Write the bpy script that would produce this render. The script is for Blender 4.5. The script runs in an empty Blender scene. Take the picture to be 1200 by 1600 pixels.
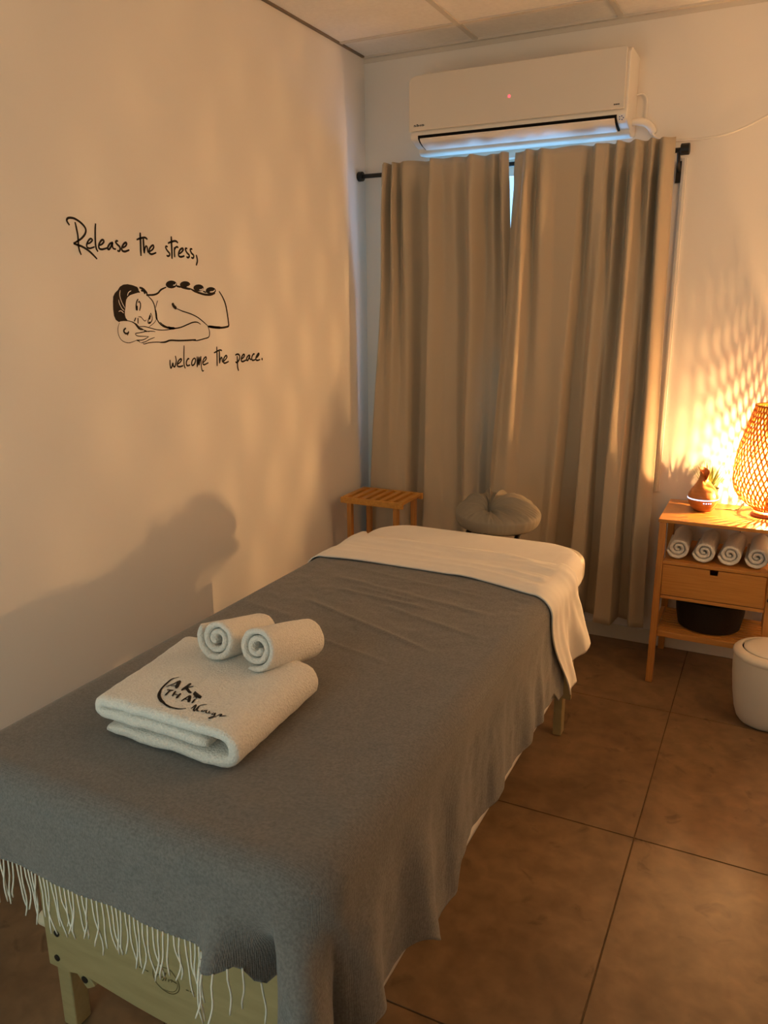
import bpy, bmesh, math, random
from mathutils import Vector, Matrix, noise as mnoise
random.seed(7)
PI = math.pi
SC = bpy.context.scene
COL = SC.collection

# ------------------------------------------------------------------ camera
cam_d = bpy.data.cameras.new('camera')
cam = bpy.data.objects.new('camera', cam_d); COL.objects.link(cam)
YAW, PITCH, ROLL = 0.46202, 0.25880, -0.00585
fwd = Vector((-math.sin(YAW) * math.cos(PITCH), math.cos(YAW) * math.cos(PITCH), -math.sin(PITCH)))
rgt = fwd.cross(Vector((0, 0, 1))).normalized(); upv = rgt.cross(fwd)
cr, sr = math.cos(ROLL), math.sin(ROLL)
rgt, upv = cr * rgt + sr * upv, -sr * rgt + cr * upv
M = Matrix((rgt, upv, -fwd)).transposed().to_4x4()
M.translation = (1.8489, -3.5377, 1.5198)
cam.matrix_world = M
cam_d.sensor_fit = 'VERTICAL'; cam_d.sensor_height = 36.0; cam_d.sensor_width = 27.0
cam_d.lens = 1227.23 / 1600 * 36.0
cam_d.clip_start = 0.05
SC.camera = cam

# ------------------------------------------------------------------ view, world, area lights
SC.view_settings.view_transform = 'Standard'
SC.view_settings.look = 'None'
SC.view_settings.exposure = 0.0
SC.view_settings.gamma = 1.0
SC.view_settings.use_curve_mapping = False
SC.cycles.use_denoising = True
SC.cycles.max_bounces = 8
SC.cycles.diffuse_bounces = 5
SC.cycles.transparent_max_bounces = 12
SC.cycles.sample_clamp_indirect = 6.0
SC.cycles.caustics_reflective = False
SC.cycles.caustics_refractive = False

LAMP_W = 25.0          # strength of the rattan lamp's filament and bulb
FILL_W = 10.5          # daylight through the doorway behind the photographer
WINDOW_W = 22.0         # sky light falling on the window
world = bpy.data.worlds.new('sky'); SC.world = world
world.use_nodes = True
bgn = world.node_tree.nodes['Background']
bgn.inputs[0].default_value = (0.34, 0.66, 1.0, 1); bgn.inputs[1].default_value = 2.0

def area(name, loc, rot, sx, sy, power, color):
    d = bpy.data.lights.new(name, 'AREA'); d.shape = 'RECTANGLE'; d.size = sx; d.size_y = sy
    d.energy = power; d.color = color
    o = bpy.data.objects.new(name, d); COL.objects.link(o); o.location = loc; o.rotation_euler = rot
    return o
# daylight in the doorway behind the photographer (faces +y), and the sky outside the window (faces -y)
area('doorway_daylight', (0.90, -4.10, 1.05), (PI / 2, 0, 0), 0.9, 2.0, FILL_W, (0.74, 1.0, 0.94))
area('window_daylight', (0.80, 0.34, 1.75), (-PI / 2, 0, 0), 1.1, 1.2, WINDOW_W, (0.22, 0.54, 1.0))

# added warm fill, no real fixture: brightens the room from outside the frame
wl = bpy.data.lights.new('added_warm_fill', 'POINT'); wl.energy = 14.0; wl.color = (1.0, 0.55, 0.24); wl.shadow_soft_size = 0.14
wlo = bpy.data.objects.new('added_warm_fill', wl); COL.objects.link(wlo); wlo.location = (2.60, -1.20, 2.05)

# ------------------------------------------------------------------ materials
def mat(name, color, rough=0.6, spec=0.3, bump=0.0, bscale=200.0, var=0.0, vscale=8.0, metal=0.0, sheen=0.0,
        emit=None, estr=0.0, stretch=None, trans=0.0, coat=0.0, bdist=0.002):
    m = bpy.data.materials.new(name); m.use_nodes = True
    nt = m.node_tree; b = nt.nodes['Principled BSDF']
    b.inputs['Base Color'].default_value = (*color, 1)
    b.inputs['Roughness'].default_value = rough
    b.inputs['Specular IOR Level'].default_value = spec
    b.inputs['Metallic'].default_value = metal
    if sheen: b.inputs['Sheen Weight'].default_value = sheen; b.inputs['Sheen Roughness'].default_value = 0.5
    if coat: b.inputs['Coat Weight'].default_value = coat
    if emit:
        b.inputs['Emission Color'].default_value = (*emit, 1); b.inputs['Emission Strength'].default_value = estr
    tc = nt.nodes.new('ShaderNodeTexCoord'); mp = nt.nodes.new('ShaderNodeMapping')
    nt.links.new(tc.outputs['Object'], mp.inputs['Vector'])
    if stretch: mp.inputs['Scale'].default_value = stretch
    if var:
        n = nt.nodes.new('ShaderNodeTexNoise'); n.inputs['Scale'].default_value = vscale; n.inputs['Detail'].default_value = 6
        r = nt.nodes.new('ShaderNodeMapRange'); r.inputs[1].default_value = 0.3; r.inputs[2].default_value = 0.7
        r.inputs[3].default_value = 1 - var; r.inputs[4].default_value = 1 + var
        x = nt.nodes.new('ShaderNodeMix'); x.data_type = 'RGBA'; x.blend_type = 'MULTIPLY'; x.inputs[0].default_value = 1
        x.inputs[6].default_value = (*color, 1)
        nt.links.new(mp.outputs[0], n.inputs['Vector']); nt.links.new(n.outputs['Fac'], r.inputs[0])
        nt.links.new(r.outputs[0], x.inputs[7]); nt.links.new(x.outputs[2], b.inputs['Base Color'])
    if bump:
        n = nt.nodes.new('ShaderNodeTexNoise'); n.inputs['Scale'].default_value = bscale; n.inputs['Detail'].default_value = 4
        bp = nt.nodes.new('ShaderNodeBump'); bp.inputs['Strength'].default_value = bump; bp.inputs['Distance'].default_value = bdist
        nt.links.new(mp.outputs[0], n.inputs['Vector']); nt.links.new(n.outputs['Fac'], bp.inputs['Height'])
        nt.links.new(bp.outputs[0], b.inputs['Normal'])
    if trans:
        t = nt.nodes.new('ShaderNodeBsdfTranslucent'); t.inputs[0].default_value = (*color, 1)
        mx = nt.nodes.new('ShaderNodeMixShader'); mx.inputs[0].default_value = trans
        out = nt.nodes['Material Output']
        nt.links.new(b.outputs[0], mx.inputs[1]); nt.links.new(t.outputs[0], mx.inputs[2]); nt.links.new(mx.outputs[0], out.inputs[0])
    return m

def wood(name, c1, c2, rough=0.42, axis=(1, 14, 14), scale=5.0, coat=0.1):
    m = mat(name, c1, rough, 0.4, coat=coat); nt = m.node_tree; b = nt.nodes['Principled BSDF']
    mp = [n for n in nt.nodes if n.type == 'MAPPING'][0]; mp.inputs['Scale'].default_value = axis
    n = nt.nodes.new('ShaderNodeTexNoise'); n.inputs['Scale'].default_value = scale; n.inputs['Detail'].default_value = 7
    n.inputs['Distortion'].default_value = 0.4
    r = nt.nodes.new('ShaderNodeValToRGB'); r.color_ramp.elements[0].position = 0.3; r.color_ramp.elements[1].position = 0.7
    r.color_ramp.elements[0].color = (*c1, 1); r.color_ramp.elements[1].color = (*c2, 1)
    nt.links.new(mp.outputs[0], n.inputs['Vector']); nt.links.new(n.outputs['Fac'], r.inputs[0])
    nt.links.new(r.outputs[0], b.inputs['Base Color'])
    return m

def emitter(name, color, strength):
    m = bpy.data.materials.new(name); m.use_nodes = True; nt = m.node_tree; nt.nodes.clear()
    e = nt.nodes.new('ShaderNodeEmission'); e.inputs[0].default_value = (*color, 1); e.inputs[1].default_value = strength
    o = nt.nodes.new('ShaderNodeOutputMaterial'); nt.links.new(e.outputs[0], o.inputs[0]); return m

def clear_glass(name, gloss=0.08, tint=(1, 1, 1)):
    m = bpy.data.materials.new(name); m.use_nodes = True; nt = m.node_tree; nt.nodes.clear()
    t = nt.nodes.new('ShaderNodeBsdfTransparent'); t.inputs[0].default_value = (*tint, 1)
    g = nt.nodes.new('ShaderNodeBsdfGlossy'); g.inputs['Roughness'].default_value = 0.03
    x = nt.nodes.new('ShaderNodeMixShader'); x.inputs[0].default_value = gloss
    o = nt.nodes.new('ShaderNodeOutputMaterial')
    nt.links.new(t.outputs[0], x.inputs[1]); nt.links.new(g.outputs[0], x.inputs[2]); nt.links.new(x.outputs[0], o.inputs[0]); return m

def weave(m, sx, sy, strength=0.35, dist=0.001):
    """adds a fine woven relief (two crossed wave sets in object space) to a cloth material"""
    nt = m.node_tree; b = nt.nodes['Principled BSDF']
    tc = [n for n in nt.nodes if n.type == 'TEX_COORD'][0]
    w = []
    for d, s in (('X', sx), ('Y', sy)):
        v = nt.nodes.new('ShaderNodeTexWave'); v.bands_direction = d; v.inputs['Scale'].default_value = s
        v.inputs['Distortion'].default_value = 1.5; v.inputs['Detail'].default_value = 2
        nt.links.new(tc.outputs['Object'], v.inputs['Vector']); w.append(v)
    a = nt.nodes.new('ShaderNodeMath'); a.operation = 'ADD'
    nt.links.new(w[0].outputs['Fac'], a.inputs[0]); nt.links.new(w[1].outputs['Fac'], a.inputs[1])
    bp = nt.nodes.new('ShaderNodeBump'); bp.inputs['Strength'].default_value = strength; bp.inputs['Distance'].default_value = dist
    nt.links.new(a.outputs[0], bp.inputs['Height'])
    old = [l for l in nt.links if l.to_node == b and l.to_socket.name == 'Normal']
    if old: nt.links.new(old[0].from_socket, bp.inputs['Normal'])
    nt.links.new(bp.outputs[0], b.inputs['Normal'])

WALL = mat('white wall paint', (0.80, 0.775, 0.74), 0.62, 0.25, bump=0.06, bscale=90, var=0.012, vscale=2.5)
CEIL = mat('ceiling tile white', (0.88, 0.85, 0.81), 0.9, 0.1, bump=0.35, bscale=260, var=0.03, vscale=60)
GRID = mat('ceiling grid metal', (0.66, 0.62, 0.56), 0.5, 0.3)
SHADOWGAP = mat('dark wall angle', (0.20, 0.16, 0.12), 0.6)
GROUT = mat('dark grout', (0.12, 0.078, 0.042), 0.95, 0.1, var=0.2, vscale=30)
SKIRT = mat('beige skirting tile', (0.62, 0.57, 0.50), 0.45, 0.4, var=0.06, vscale=6)
CURT = mat('beige blackout cloth', (0.47, 0.40, 0.30), 0.85, 0.15, bump=0.15, bscale=500, sheen=0.15)
weave(CURT, 260, 260, 0.12, 0.0005)
BLACK = mat('black metal', (0.012, 0.011, 0.010), 0.45, 0.4)
ACW = mat('white plastic', (0.78, 0.76, 0.72), 0.38, 0.4)
ACP = mat('white glossy plastic panel', (0.70, 0.67, 0.62), 0.30, 0.4)
DARK = mat('dark slot', (0.006, 0.006, 0.006), 0.8, 0.1)
INK = mat('black vinyl', (0.012, 0.009, 0.008), 0.6, 0.2)
VINYLW = mat('pale vinyl line', (0.80, 0.775, 0.74), 0.62, 0.2)
GREY = mat('grey woven wool', (0.155, 0.152, 0.147), 0.95, 0.1, bump=0.5, bscale=420, var=0.22, vscale=210, sheen=0.25, bdist=0.0015)
weave(GREY, 150, 95, 0.3, 0.0010)
SHEET = mat('white cotton', (0.80, 0.775, 0.73), 0.85, 0.15, bump=0.08, bscale=300, var=0.02, vscale=20, sheen=0.1)
COVER = mat('sheer white cover', (0.27, 0.24, 0.19), 0.7, 0.25, bump=0.2, bscale=90, trans=0.15)
TERRY = mat('white terry', (0.81, 0.785, 0.73), 0.98, 0.05, bump=1.0, bscale=260, var=0.10, vscale=260, sheen=0.3, bdist=0.004)
FRINGE = mat('cream yarn', (0.72, 0.69, 0.60), 0.95, 0.1)
BIRCH = wood('pale varnished beech', (0.32, 0.265, 0.13), (0.385, 0.32, 0.165), 0.40, (2, 12, 12), 4)
BAMBOO = wood('bamboo', (0.44, 0.19, 0.040), (0.56, 0.265, 0.062), 0.33, (1.2, 30, 30), 6, 0.25)
BAMBOOV = wood('upright bamboo', (0.40, 0.165, 0.036), (0.52, 0.24, 0.056), 0.36, (30, 30, 1.2), 6, 0.2)
STOOLW = wood('honey bamboo', (0.46, 0.21, 0.035), (0.60, 0.30, 0.06), 0.40, (20, 2, 20), 5)
RATTAN = mat('bamboo strip', (0.60, 0.25, 0.040), 0.5, 0.3, trans=0.25)
WALNUT = wood('turned wood', (0.36, 0.13, 0.035), (0.50, 0.21, 0.06), 0.35, (4, 4, 22), 4, 0.25)
POT = mat('grey pot', (0.20, 0.19, 0.18), 0.6, 0.3)
SOIL = mat('dark soil', (0.03, 0.022, 0.015), 0.95, 0.05)
BLADE = mat('grass green', (0.20, 0.24, 0.045), 0.55, 0.3, var=0.3, vscale=40, trans=0.3)
LEAFD = mat('dark leaf green', (0.045, 0.06, 0.02), 0.5, 0.3)
BINW = mat('off white bin plastic', (0.72, 0.67, 0.58), 0.35, 0.4)
BASKET = mat('dark brown basket', (0.020, 0.013, 0.008), 0.7, 0.2, bump=0.5, bscale=60, stretch=(1, 1, 6), bdist=0.004)
CHROME = mat('brushed steel', (0.55, 0.52, 0.47), 0.3, metal=1.0)
KNOBM = mat('cream knob', (0.62, 0.55, 0.40), 0.5)

FLOORM = mat('brown stone tile', (0.33, 0.25, 0.17), 0.42, 0.35)
def floor_nodes(m):
    nt = m.node_tree; b = nt.nodes['Principled BSDF']
    tc = [n for n in nt.nodes if n.type == 'TEX_COORD'][0]
    def ns(scale, det, dist=0.0):
        n = nt.nodes.new('ShaderNodeTexNoise'); n.inputs['Scale'].default_value = scale; n.inputs['Detail'].default_value = det
        n.inputs['Distortion'].default_value = dist; nt.links.new(tc.outputs['Object'], n.inputs['Vector']); return n
    n1, n2, n3 = ns(3.2, 8, 0.6), ns(17, 6, 0.3), ns(9, 10, 1.2)
    r1 = nt.nodes.new('ShaderNodeValToRGB'); e = r1.color_ramp.elements
    e[0].position, e[0].color = 0.28, (0.140, 0.084, 0.042, 1); e[1].position, e[1].color = 0.74, (0.245, 0.155, 0.082, 1)
    nt.links.new(n1.outputs['Fac'], r1.inputs[0])
    r2 = nt.nodes.new('ShaderNodeMapRange'); r2.inputs[1].default_value = 0.3; r2.inputs[2].default_value = 0.7; r2.inputs[3].default_value = 0.80; r2.inputs[4].default_value = 1.16
    nt.links.new(n2.outputs['Fac'], r2.inputs[0])
    r3 = nt.nodes.new('ShaderNodeMapRange'); r3.inputs[1].default_value = 0.62; r3.inputs[2].default_value = 0.72; r3.inputs[3].default_value = 1.0; r3.inputs[4].default_value = 0.60
    nt.links.new(n3.outputs['Fac'], r3.inputs[0])
    mm = nt.nodes.new('ShaderNodeMath'); mm.operation = 'MULTIPLY'; nt.links.new(r2.outputs[0], mm.inputs[0]); nt.links.new(r3.outputs[0], mm.inputs[1])
    x = nt.nodes.new('ShaderNodeMix'); x.data_type = 'RGBA'; x.blend_type = 'MULTIPLY'; x.inputs[0].default_value = 1
    nt.links.new(r1.outputs[0], x.inputs[6]); nt.links.new(mm.outputs[0], x.inputs[7]); nt.links.new(x.outputs[2], b.inputs['Base Color'])
    bp = nt.nodes.new('ShaderNodeBump'); bp.inputs['Strength'].default_value = 0.12; bp.inputs['Distance'].default_value = 0.003
    nt.links.new(n2.outputs['Fac'], bp.inputs['Height']); nt.links.new(bp.outputs[0], b.inputs['Normal'])
floor_nodes(FLOORM)

# ------------------------------------------------------------------ mesh helpers
class MB:
    def __init__(s): s.v = []; s.f = []
    def add(s, vs, fs):
        k = len(s.v); s.v += [tuple(v) for v in vs]; s.f += [tuple(i + k for i in f) for f in fs]; return s
    def box(s, x0, x1, y0, y1, z0, z1):
        return s.add([(x0, y0, z0), (x1, y0, z0), (x1, y1, z0), (x0, y1, z0), (x0, y0, z1), (x1, y0, z1), (x1, y1, z1), (x0, y1, z1)],
                     [(3, 2, 1, 0), (4, 5, 6, 7), (0, 1, 5, 4), (1, 2, 6, 5), (2, 3, 7, 6), (3, 0, 4, 7)])
    def bar(s, a, b, w, d, up=(0, 1, 0)):
        a, b = Vector(a), Vector(b); t = (b - a).normalized(); u = t.cross(Vector(up)).normalized(); n = u.cross(t)
        vs = [p + u * i * w / 2 + n * j * d / 2 for p in (a, b) for i, j in ((-1, -1), (1, -1), (1, 1), (-1, 1))]
        return s.add(vs, [(3, 2, 1, 0), (4, 5, 6, 7), (0, 1, 5, 4), (1, 2, 6, 5), (2, 3, 7, 6), (3, 0, 4, 7)])
    def prism(s, pts, axis, a, b):
        """closed 2D outline extruded along an axis from a to b"""
        n = len(pts)
        def P(q, h): return {'x': (h, q[0], q[1]), 'y': (q[0], h, q[1]), 'z': (q[0], q[1], h)}[axis]
        return s.add([P(q, a) for q in pts] + [P(q, b) for q in pts],
                     [tuple(range(n - 1, -1, -1)), tuple(range(n, 2 * n))] + [(i, (i + 1) % n, n + (i + 1) % n, n + i) for i in range(n)])
    def tube(s, pts, r, n=8, caps=True):
        pts = [Vector(p) for p in pts]; rs = r if isinstance(r, (list, tuple)) else [r] * len(pts)
        k = len(s.v); pu = None
        for i, p in enumerate(pts):
            t = (pts[min(i + 1, len(pts) - 1)] - pts[max(i - 1, 0)]).normalized()
            if pu is None: pu = t.cross(Vector((0.13, 0.31, 0.94)) if abs(t.z) < 0.9 else Vector((1, 0, 0))).normalized()
            u = (pu - t * pu.dot(t)).normalized(); w = t.cross(u); pu = u
            for j in range(n):
                a = 2 * PI * j / n; s.v.append(tuple(p + (u * math.cos(a) + w * math.sin(a)) * rs[i]))
        for i in range(len(pts) - 1):
            for j in range(n):
                a, b = k + i * n + j, k + i * n + (j + 1) % n
                s.f.append((a, b, b + n, a + n))
        if caps:
            s.f.append(tuple(k + j for j in range(n - 1, -1, -1))); e = k + (len(pts) - 1) * n; s.f.append(tuple(e + j for j in range(n)))
        return s
    def lathe(s, prof, c=(0, 0, 0), n=32, fn=None, caps=(True, True)):
        k = len(s.v)
        for r, z in prof:
            for j in range(n):
                a = 2 * PI * j / n; p = (c[0] + r * math.cos(a), c[1] + r * math.sin(a), c[2] + z)
                s.v.append(fn(p, a, r, z) if fn else p)
        for i in range(len(prof) - 1):
            for j in range(n):
                a, b = k + i * n + j, k + i * n + (j + 1) % n
                s.f.append((a, b, b + n, a + n))
        if caps[0]: s.f.append(tuple(k + j for j in range(n - 1, -1, -1)))
        if caps[1]: e = k + (len(prof) - 1) * n; s.f.append(tuple(e + j for j in range(n)))
        return s
    def grid(s, fn, nu, nv, closed_u=False):
        k = len(s.v)
        for j in range(nv + 1):
            for i in range(nu if closed_u else nu + 1): s.v.append(tuple(fn(i / nu, j / nv)))
        w = nu if closed_u else nu + 1
        for j in range(nv):
            for i in range(nu):
                a, b = k + j * w + i, k + j * w + (i + 1) % w
                s.f.append((a, b, b + w, a + w))
        return s
    def build(s, name, material, parent=None, smooth=False, bevel=0.0, org=None, seg=2, solid=0.0):
        off = Vector(org or (0, 0, 0)); p = parent
        while p: off += p.location; p = p.parent
        me = bpy.data.meshes.new(name); me.from_pydata([tuple(Vector(v) - off) for v in s.v], [], s.f); me.validate(); me.update()
        bm = bmesh.new(); bm.from_mesh(me); bmesh.ops.recalc_face_normals(bm, faces=bm.faces[:]); bm.to_mesh(me); bm.free()
        me.materials.append(material)
        if smooth: me.polygons.foreach_set('use_smooth', [True] * len(me.polygons))
        o = bpy.data.objects.new(name, me); COL.objects.link(o)
        if org: o.location = org
        if parent: o.parent = parent
        if solid: m = o.modifiers.new('thickness', 'SOLIDIFY'); m.thickness = solid; m.offset = 0
        if bevel:
            m = o.modifiers.new('bevel', 'BEVEL'); m.width = bevel; m.segments = seg; m.limit_method = 'ANGLE'; m.angle_limit = 0.6
        if smooth == 'auto' or bevel:
            me.polygons.foreach_set('use_smooth', [True] * len(me.polygons))
            try: me.set_sharp_from_angle(angle=math.radians(38))
            except Exception: pass
            if bevel:
                m = o.modifiers.new('normals', 'WEIGHTED_NORMAL')
        return o

def tag(o, label=None, cat=None, group=None, kind=None):
    if label: o['label'] = label
    if cat: o['category'] = cat
    if group: o['group'] = group
    if kind: o['kind'] = kind
    return o
def thing(name, label, cat, loc, group=None):
    o = bpy.data.objects.new(name, None); COL.objects.link(o); o.location = loc; o.empty_display_size = 0.05
    return tag(o, label, cat, group)
def struct(o): o['kind'] = 'structure'; return o
def share(src, name, parent, loc):
    """a piece sharing mesh data with an alike piece"""
    o = src.copy(); o.name = name; COL.objects.link(o); o.parent = parent; o.location = loc; return o
def sm(a, b, x):
    t = max(0.0, min(1.0, (x - a) / (b - a))) if a != b else float(x > a); return t * t * (3 - 2 * t)
def nz(x, y, z=0.0): return mnoise.noise(Vector((x, y, z)))
def spline(pts, m=6):
    out = []
    P = [pts[0]] + list(pts) + [pts[-1]]
    for i in range(1, len(P) - 2):
        a, b, c, d = P[i - 1:i + 3]
        for k in range(m):
            t = k / m
            out.append(tuple(0.5 * (2 * b[q] + (c[q] - a[q]) * t + (2 * a[q] - 5 * b[q] + 4 * c[q] - d[q]) * t * t + (3 * b[q] - a[q] - 3 * c[q] + d[q]) * t ** 3) for q in range(len(b))))
    out.append(tuple(pts[-1])); return out
def strokes(mb, data, put, taper=0.55, fat=1.0):
    """brush strokes (width, points, in 0.1 mm) laid as flat ribbons; put(a, b) gives the 3D point"""
    for w, pts in data:
        P = spline([(a * 1e-4, b * 1e-4) for a, b in pts], 5); n = len(P); k = len(mb.v); hw = w * 0.5e-4 * fat
        for i, p in enumerate(P):
            q, r = P[max(i - 1, 0)], P[min(i + 1, n - 1)]
            tx, ty = r[0] - q[0], r[1] - q[1]; L = math.hypot(tx, ty) or 1; t = i / (n - 1)
            h = hw * (taper + (1 - taper) * min(1, 5 * t, 5 * (1 - t)))
            nx, ny = -ty / L * h, tx / L * h
            mb.v.append(put(p[0] + nx, p[1] + ny)); mb.v.append(put(p[0] - nx, p[1] - ny))
        for i in range(n - 1): mb.f.append((k + 2 * i, k + 2 * i + 1, k + 2 * i + 3, k + 2 * i + 2))
def fills(mb, polys, put):
    for pg in polys:
        k = len(mb.v); mb.v += [put(a * 1e-4, b * 1e-4) for a, b in pg]; mb.f.append(tuple(range(k, k + len(pg))))

# ------------------------------------------------------------------ the room
H, RX, RY = 2.60, 2.75, -4.02
WX0, WX1, WZ0, WZ1 = 0.24, 1.26, 0.95, 2.128       # window opening
mb = MB().box(-0.1, 0, RY - 0.1, 0.16, 0, H + 0.12); struct(mb.build('wall_left', WALL))
mb = MB().box(RX, RX + 0.1, RY - 0.1, 0.16, 0, H + 0.12); struct(mb.build('wall_right', WALL))
mb = MB()
mb.box(0, WX0, 0, 0.16, 0, H + 0.12).box(WX1, RX, 0, 0.16, 0, H + 0.12).box(WX0, WX1, 0, 0.16, 0, WZ0).box(WX0, WX1, 0, 0.16, WZ1, H + 0.12)
struct(mb.build('wall_back', WALL))
mb = MB()
mb.box(0, 0.43, RY - 0.1, RY, 0, H + 0.12).box(1.37, RX, RY - 0.1, RY, 0, H + 0.12).box(0.43, 1.37, RY - 0.1, RY, 2.07, H + 0.12)
mb.box(0.33, 1.47, RY - 0.32, RY - 0.24, 0, H + 0.12).box(0.33, 0.43, RY - 0.24, RY - 0.1, 0, H + 0.12).box(1.37, 1.47, RY - 0.24, RY - 0.1, 0, H + 0.12).box(0.43, 1.37, RY - 0.24, RY - 0.1, 2.07, H + 0.12).box(0.33, 1.47, RY - 0.32, RY, -0.06, 0)   # unseen shell added behind the doorway to keep the blue sky light out
struct(mb.build('wall_front', WALL))

fl = struct(MB().box(0, RX, RY, 0, -0.06, -0.0025).build('floor', GROUT))
GX, GY, TP, G = 1.617, -1.437, 0.8185, 0.0019
xs = [0] + [GX + k * TP for k in (-1, 0, 1)] + [RX]; ys = [RY] + [GY + k * TP for k in (-3, -2, -1, 0, 1)] + [0]; ys = sorted(set(y for y in ys if RY <= y <= 0))
for i in range(len(xs) - 1):
    for j in range(len(ys) - 1):
        x0, x1, y0, y1 = xs[i] + G * (i > 0), xs[i + 1] - G * (i < len(xs) - 2), ys[j] + G * (j > 0), ys[j + 1] - G * (j < len(ys) - 2)
        if x1 - x0 < 0.02 or y1 - y0 < 0.02: continue
        MB().box(x0, x1, y0, y1, -0.02, 0).build('floor_tile', FLOORM, fl, bevel=0.0012, seg=1)

ce = struct(MB().box(0, RX, RY, 0, H + 0.03, H + 0.12).build('ceiling', SHADOWGAP))
CX, CY, CP, BW = 0.545, -0.238, 0.60, 0.011
cxs = [0] + [CX + k * CP for k in range(4)] + [RX]; cys = [0] + [CY - k * CP for k in range(7)] + [RY]
for i in range(len(cxs) - 1):
    for j in range(len(cys) - 1):
        x0, x1, y1, y0 = cxs[i] + BW * 0.4, cxs[i + 1] - BW * 0.4, cys[j] - BW * 0.4, cys[j + 1] + BW * 0.4
        if x1 - x0 < 0.03 or y1 - y0 < 0.03: continue
        MB().box(x0, x1, y0, y1, H + 0.006, H + 0.02).build('ceiling_tile', CEIL, ce)
for x in cxs[1:-1]: MB().box(x - BW, x + BW, RY, 0, H, H + 0.006).build('grid_bar', GRID, ce)
for y in cys[1:-1]: MB().box(0, RX, y - BW, y + BW, H + 0.0005, H + 0.0055).build('grid_bar', GRID, ce)
struct(MB().box(0, RX, -0.022, 0, H - 0.002, H + 0.006).box(0, RX, -0.003, 0, H - 0.02, H).build('trim_1', GRID))
struct(MB().box(0, 0.012, RY, 0, H - 0.001, H + 0.006).build('trim_2', SHADOWGAP))
struct(MB().box(0, RX, -0.012, 0, 0, 0.068).build('baseboard_back', SKIRT, bevel=0.002, seg=1))
struct(MB().box(0, 0.012, RY, -0.012, 0, 0.068).build('baseboard_left', SKIRT, bevel=0.002, seg=1))
struct(MB().box(RX - 0.012, RX, RY, -0.012, 0, 0.068).build('baseboard_right', SKIRT, bevel=0.002, seg=1))

# window behind the curtains: a frame, two sashes with a pane each, a sill
wf = MB()
for a in ((WX0, WX0 + 0.04, WZ0, WZ1), (WX1 - 0.04, WX1, WZ0, WZ1), (WX0 + 0.04, WX1 - 0.04, WZ0, WZ0 + 0.04), (WX0 + 0.04, WX1 - 0.04, WZ1 - 0.03, WZ1)):
    wf.box(a[0], a[1], 0.05, 0.12, a[2], a[3])
win = struct(wf.build('window_1', ACW))
mid = 0.98
for x0, x1, y in ((WX0 + 0.04, mid + 0.03, 0.07), (mid - 0.03, WX1 - 0.04, 0.095)):
    z0, z1 = WZ0 + 0.04, WZ1 - 0.03
    m = MB()
    for a in ((x0, x0 + 0.035, z0, z1), (x1 - 0.035, x1, z0, z1), (x0 + 0.035, x1 - 0.035, z0, z0 + 0.035), (x0 + 0.035, x1 - 0.035, z1 - 0.035, z1)):
        m.box(a[0], a[1], y - 0.012, y + 0.012, a[2], a[3])
    s_ = m.build('sash', ACW, win)
    MB().box(x0 + 0.035, x1 - 0.035, y - 0.002, y + 0.002, z0 + 0.035, z1 - 0.035).build('pane', clear_glass('window glass', 0.06), s_)
MB().box(WX0 - 0.0, WX1, -0.0, 0.05, WZ0 - 0.0, WZ0 + 0.018).build('sill', SKIRT, win)

# ------------------------------------------------------------------ curtain rod and the two curtains
rod = thing('curtain_rod', 'black metal curtain rod with flat end caps under the air conditioner', 'curtain rod', (0.71, -0.07, 2.092))
MB().tube([(0.02, -0.07, 2.092), (1.425, -0.07, 2.090)], 0.0095, 16).build('rod', BLACK, rod, smooth='auto')
for a, b in (((0.0, 0.024)), ((1.415, 1.448))):
    MB().tube([(a, -0.07, 2.092), (b, -0.07, 2.092)], 0.0215, 20).build('end_cap', BLACK, rod, smooth='auto', bevel=0.003)
MB().tube([(1.408, -0.07, 2.085), (1.408, -0.05, 2.05), (1.408, 0.0, 2.02)], 0.007, 8).box(1.396, 1.420, -0.008, 0, 1.98, 2.06).build('bracket', BLACK, rod)

def curtain(name, label, ctrl, hem, ripple, ahead=0.0):
    """hanging cloth: ctrl = (x at the heading, depth there, x near the hem, depth there), alternate ridges and valleys"""
    n = len(ctrl)
    def fn(u, v):
        z = hem + (2.128 - hem) * v
        k = (2.12 - z) / (2.12 - 0.69)
        kk = k ** 0.8 if k > 0 else 0
        f = u * (n - 1); i = min(int(f), n - 2); t = f - i; e = t * t * (3 - 2 * t)
        def at(c):
            xx = c[0] + (c[2] - c[0]) * k
            return xx, c[1] + (c[3] - c[1]) * min(1.15, kk)
        (xa, da), (xb, db) = at(ctrl[i]), at(ctrl[i + 1])
        x, d = xa + (xb - xa) * t, da + (db - da) * e
        x += 0.004 * math.sin(5 * z + 9 * u) * (1 - v)
        d += 0.008 * nz(x * 4 + ripple, z * 1.3) * (1 - v * 0.8)
        if v > 0.93: d = d + (d * 0.6 + 0.016 - d) * sm(0.93, 0.97, v)
        y = -0.046 - 0.036 * sm(0.70, 0.95, v) - d * 1.55 - ahead * sm(0.30, 0.12, u) * (1 - 0.9 * sm(0.8, 1.0, v))
        return (x, y, z + 0.006 * nz(u * 14, 3 + ripple) * (v > 0.9))
    o = MB().grid(fn, 300, 70).build(name, CURT, smooth=True, org=(sum(c[0] for c in ctrl) / n, -0.12, hem), solid=0.003)
    tag(o, label, 'curtain', 'curtains at the window')
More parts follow.
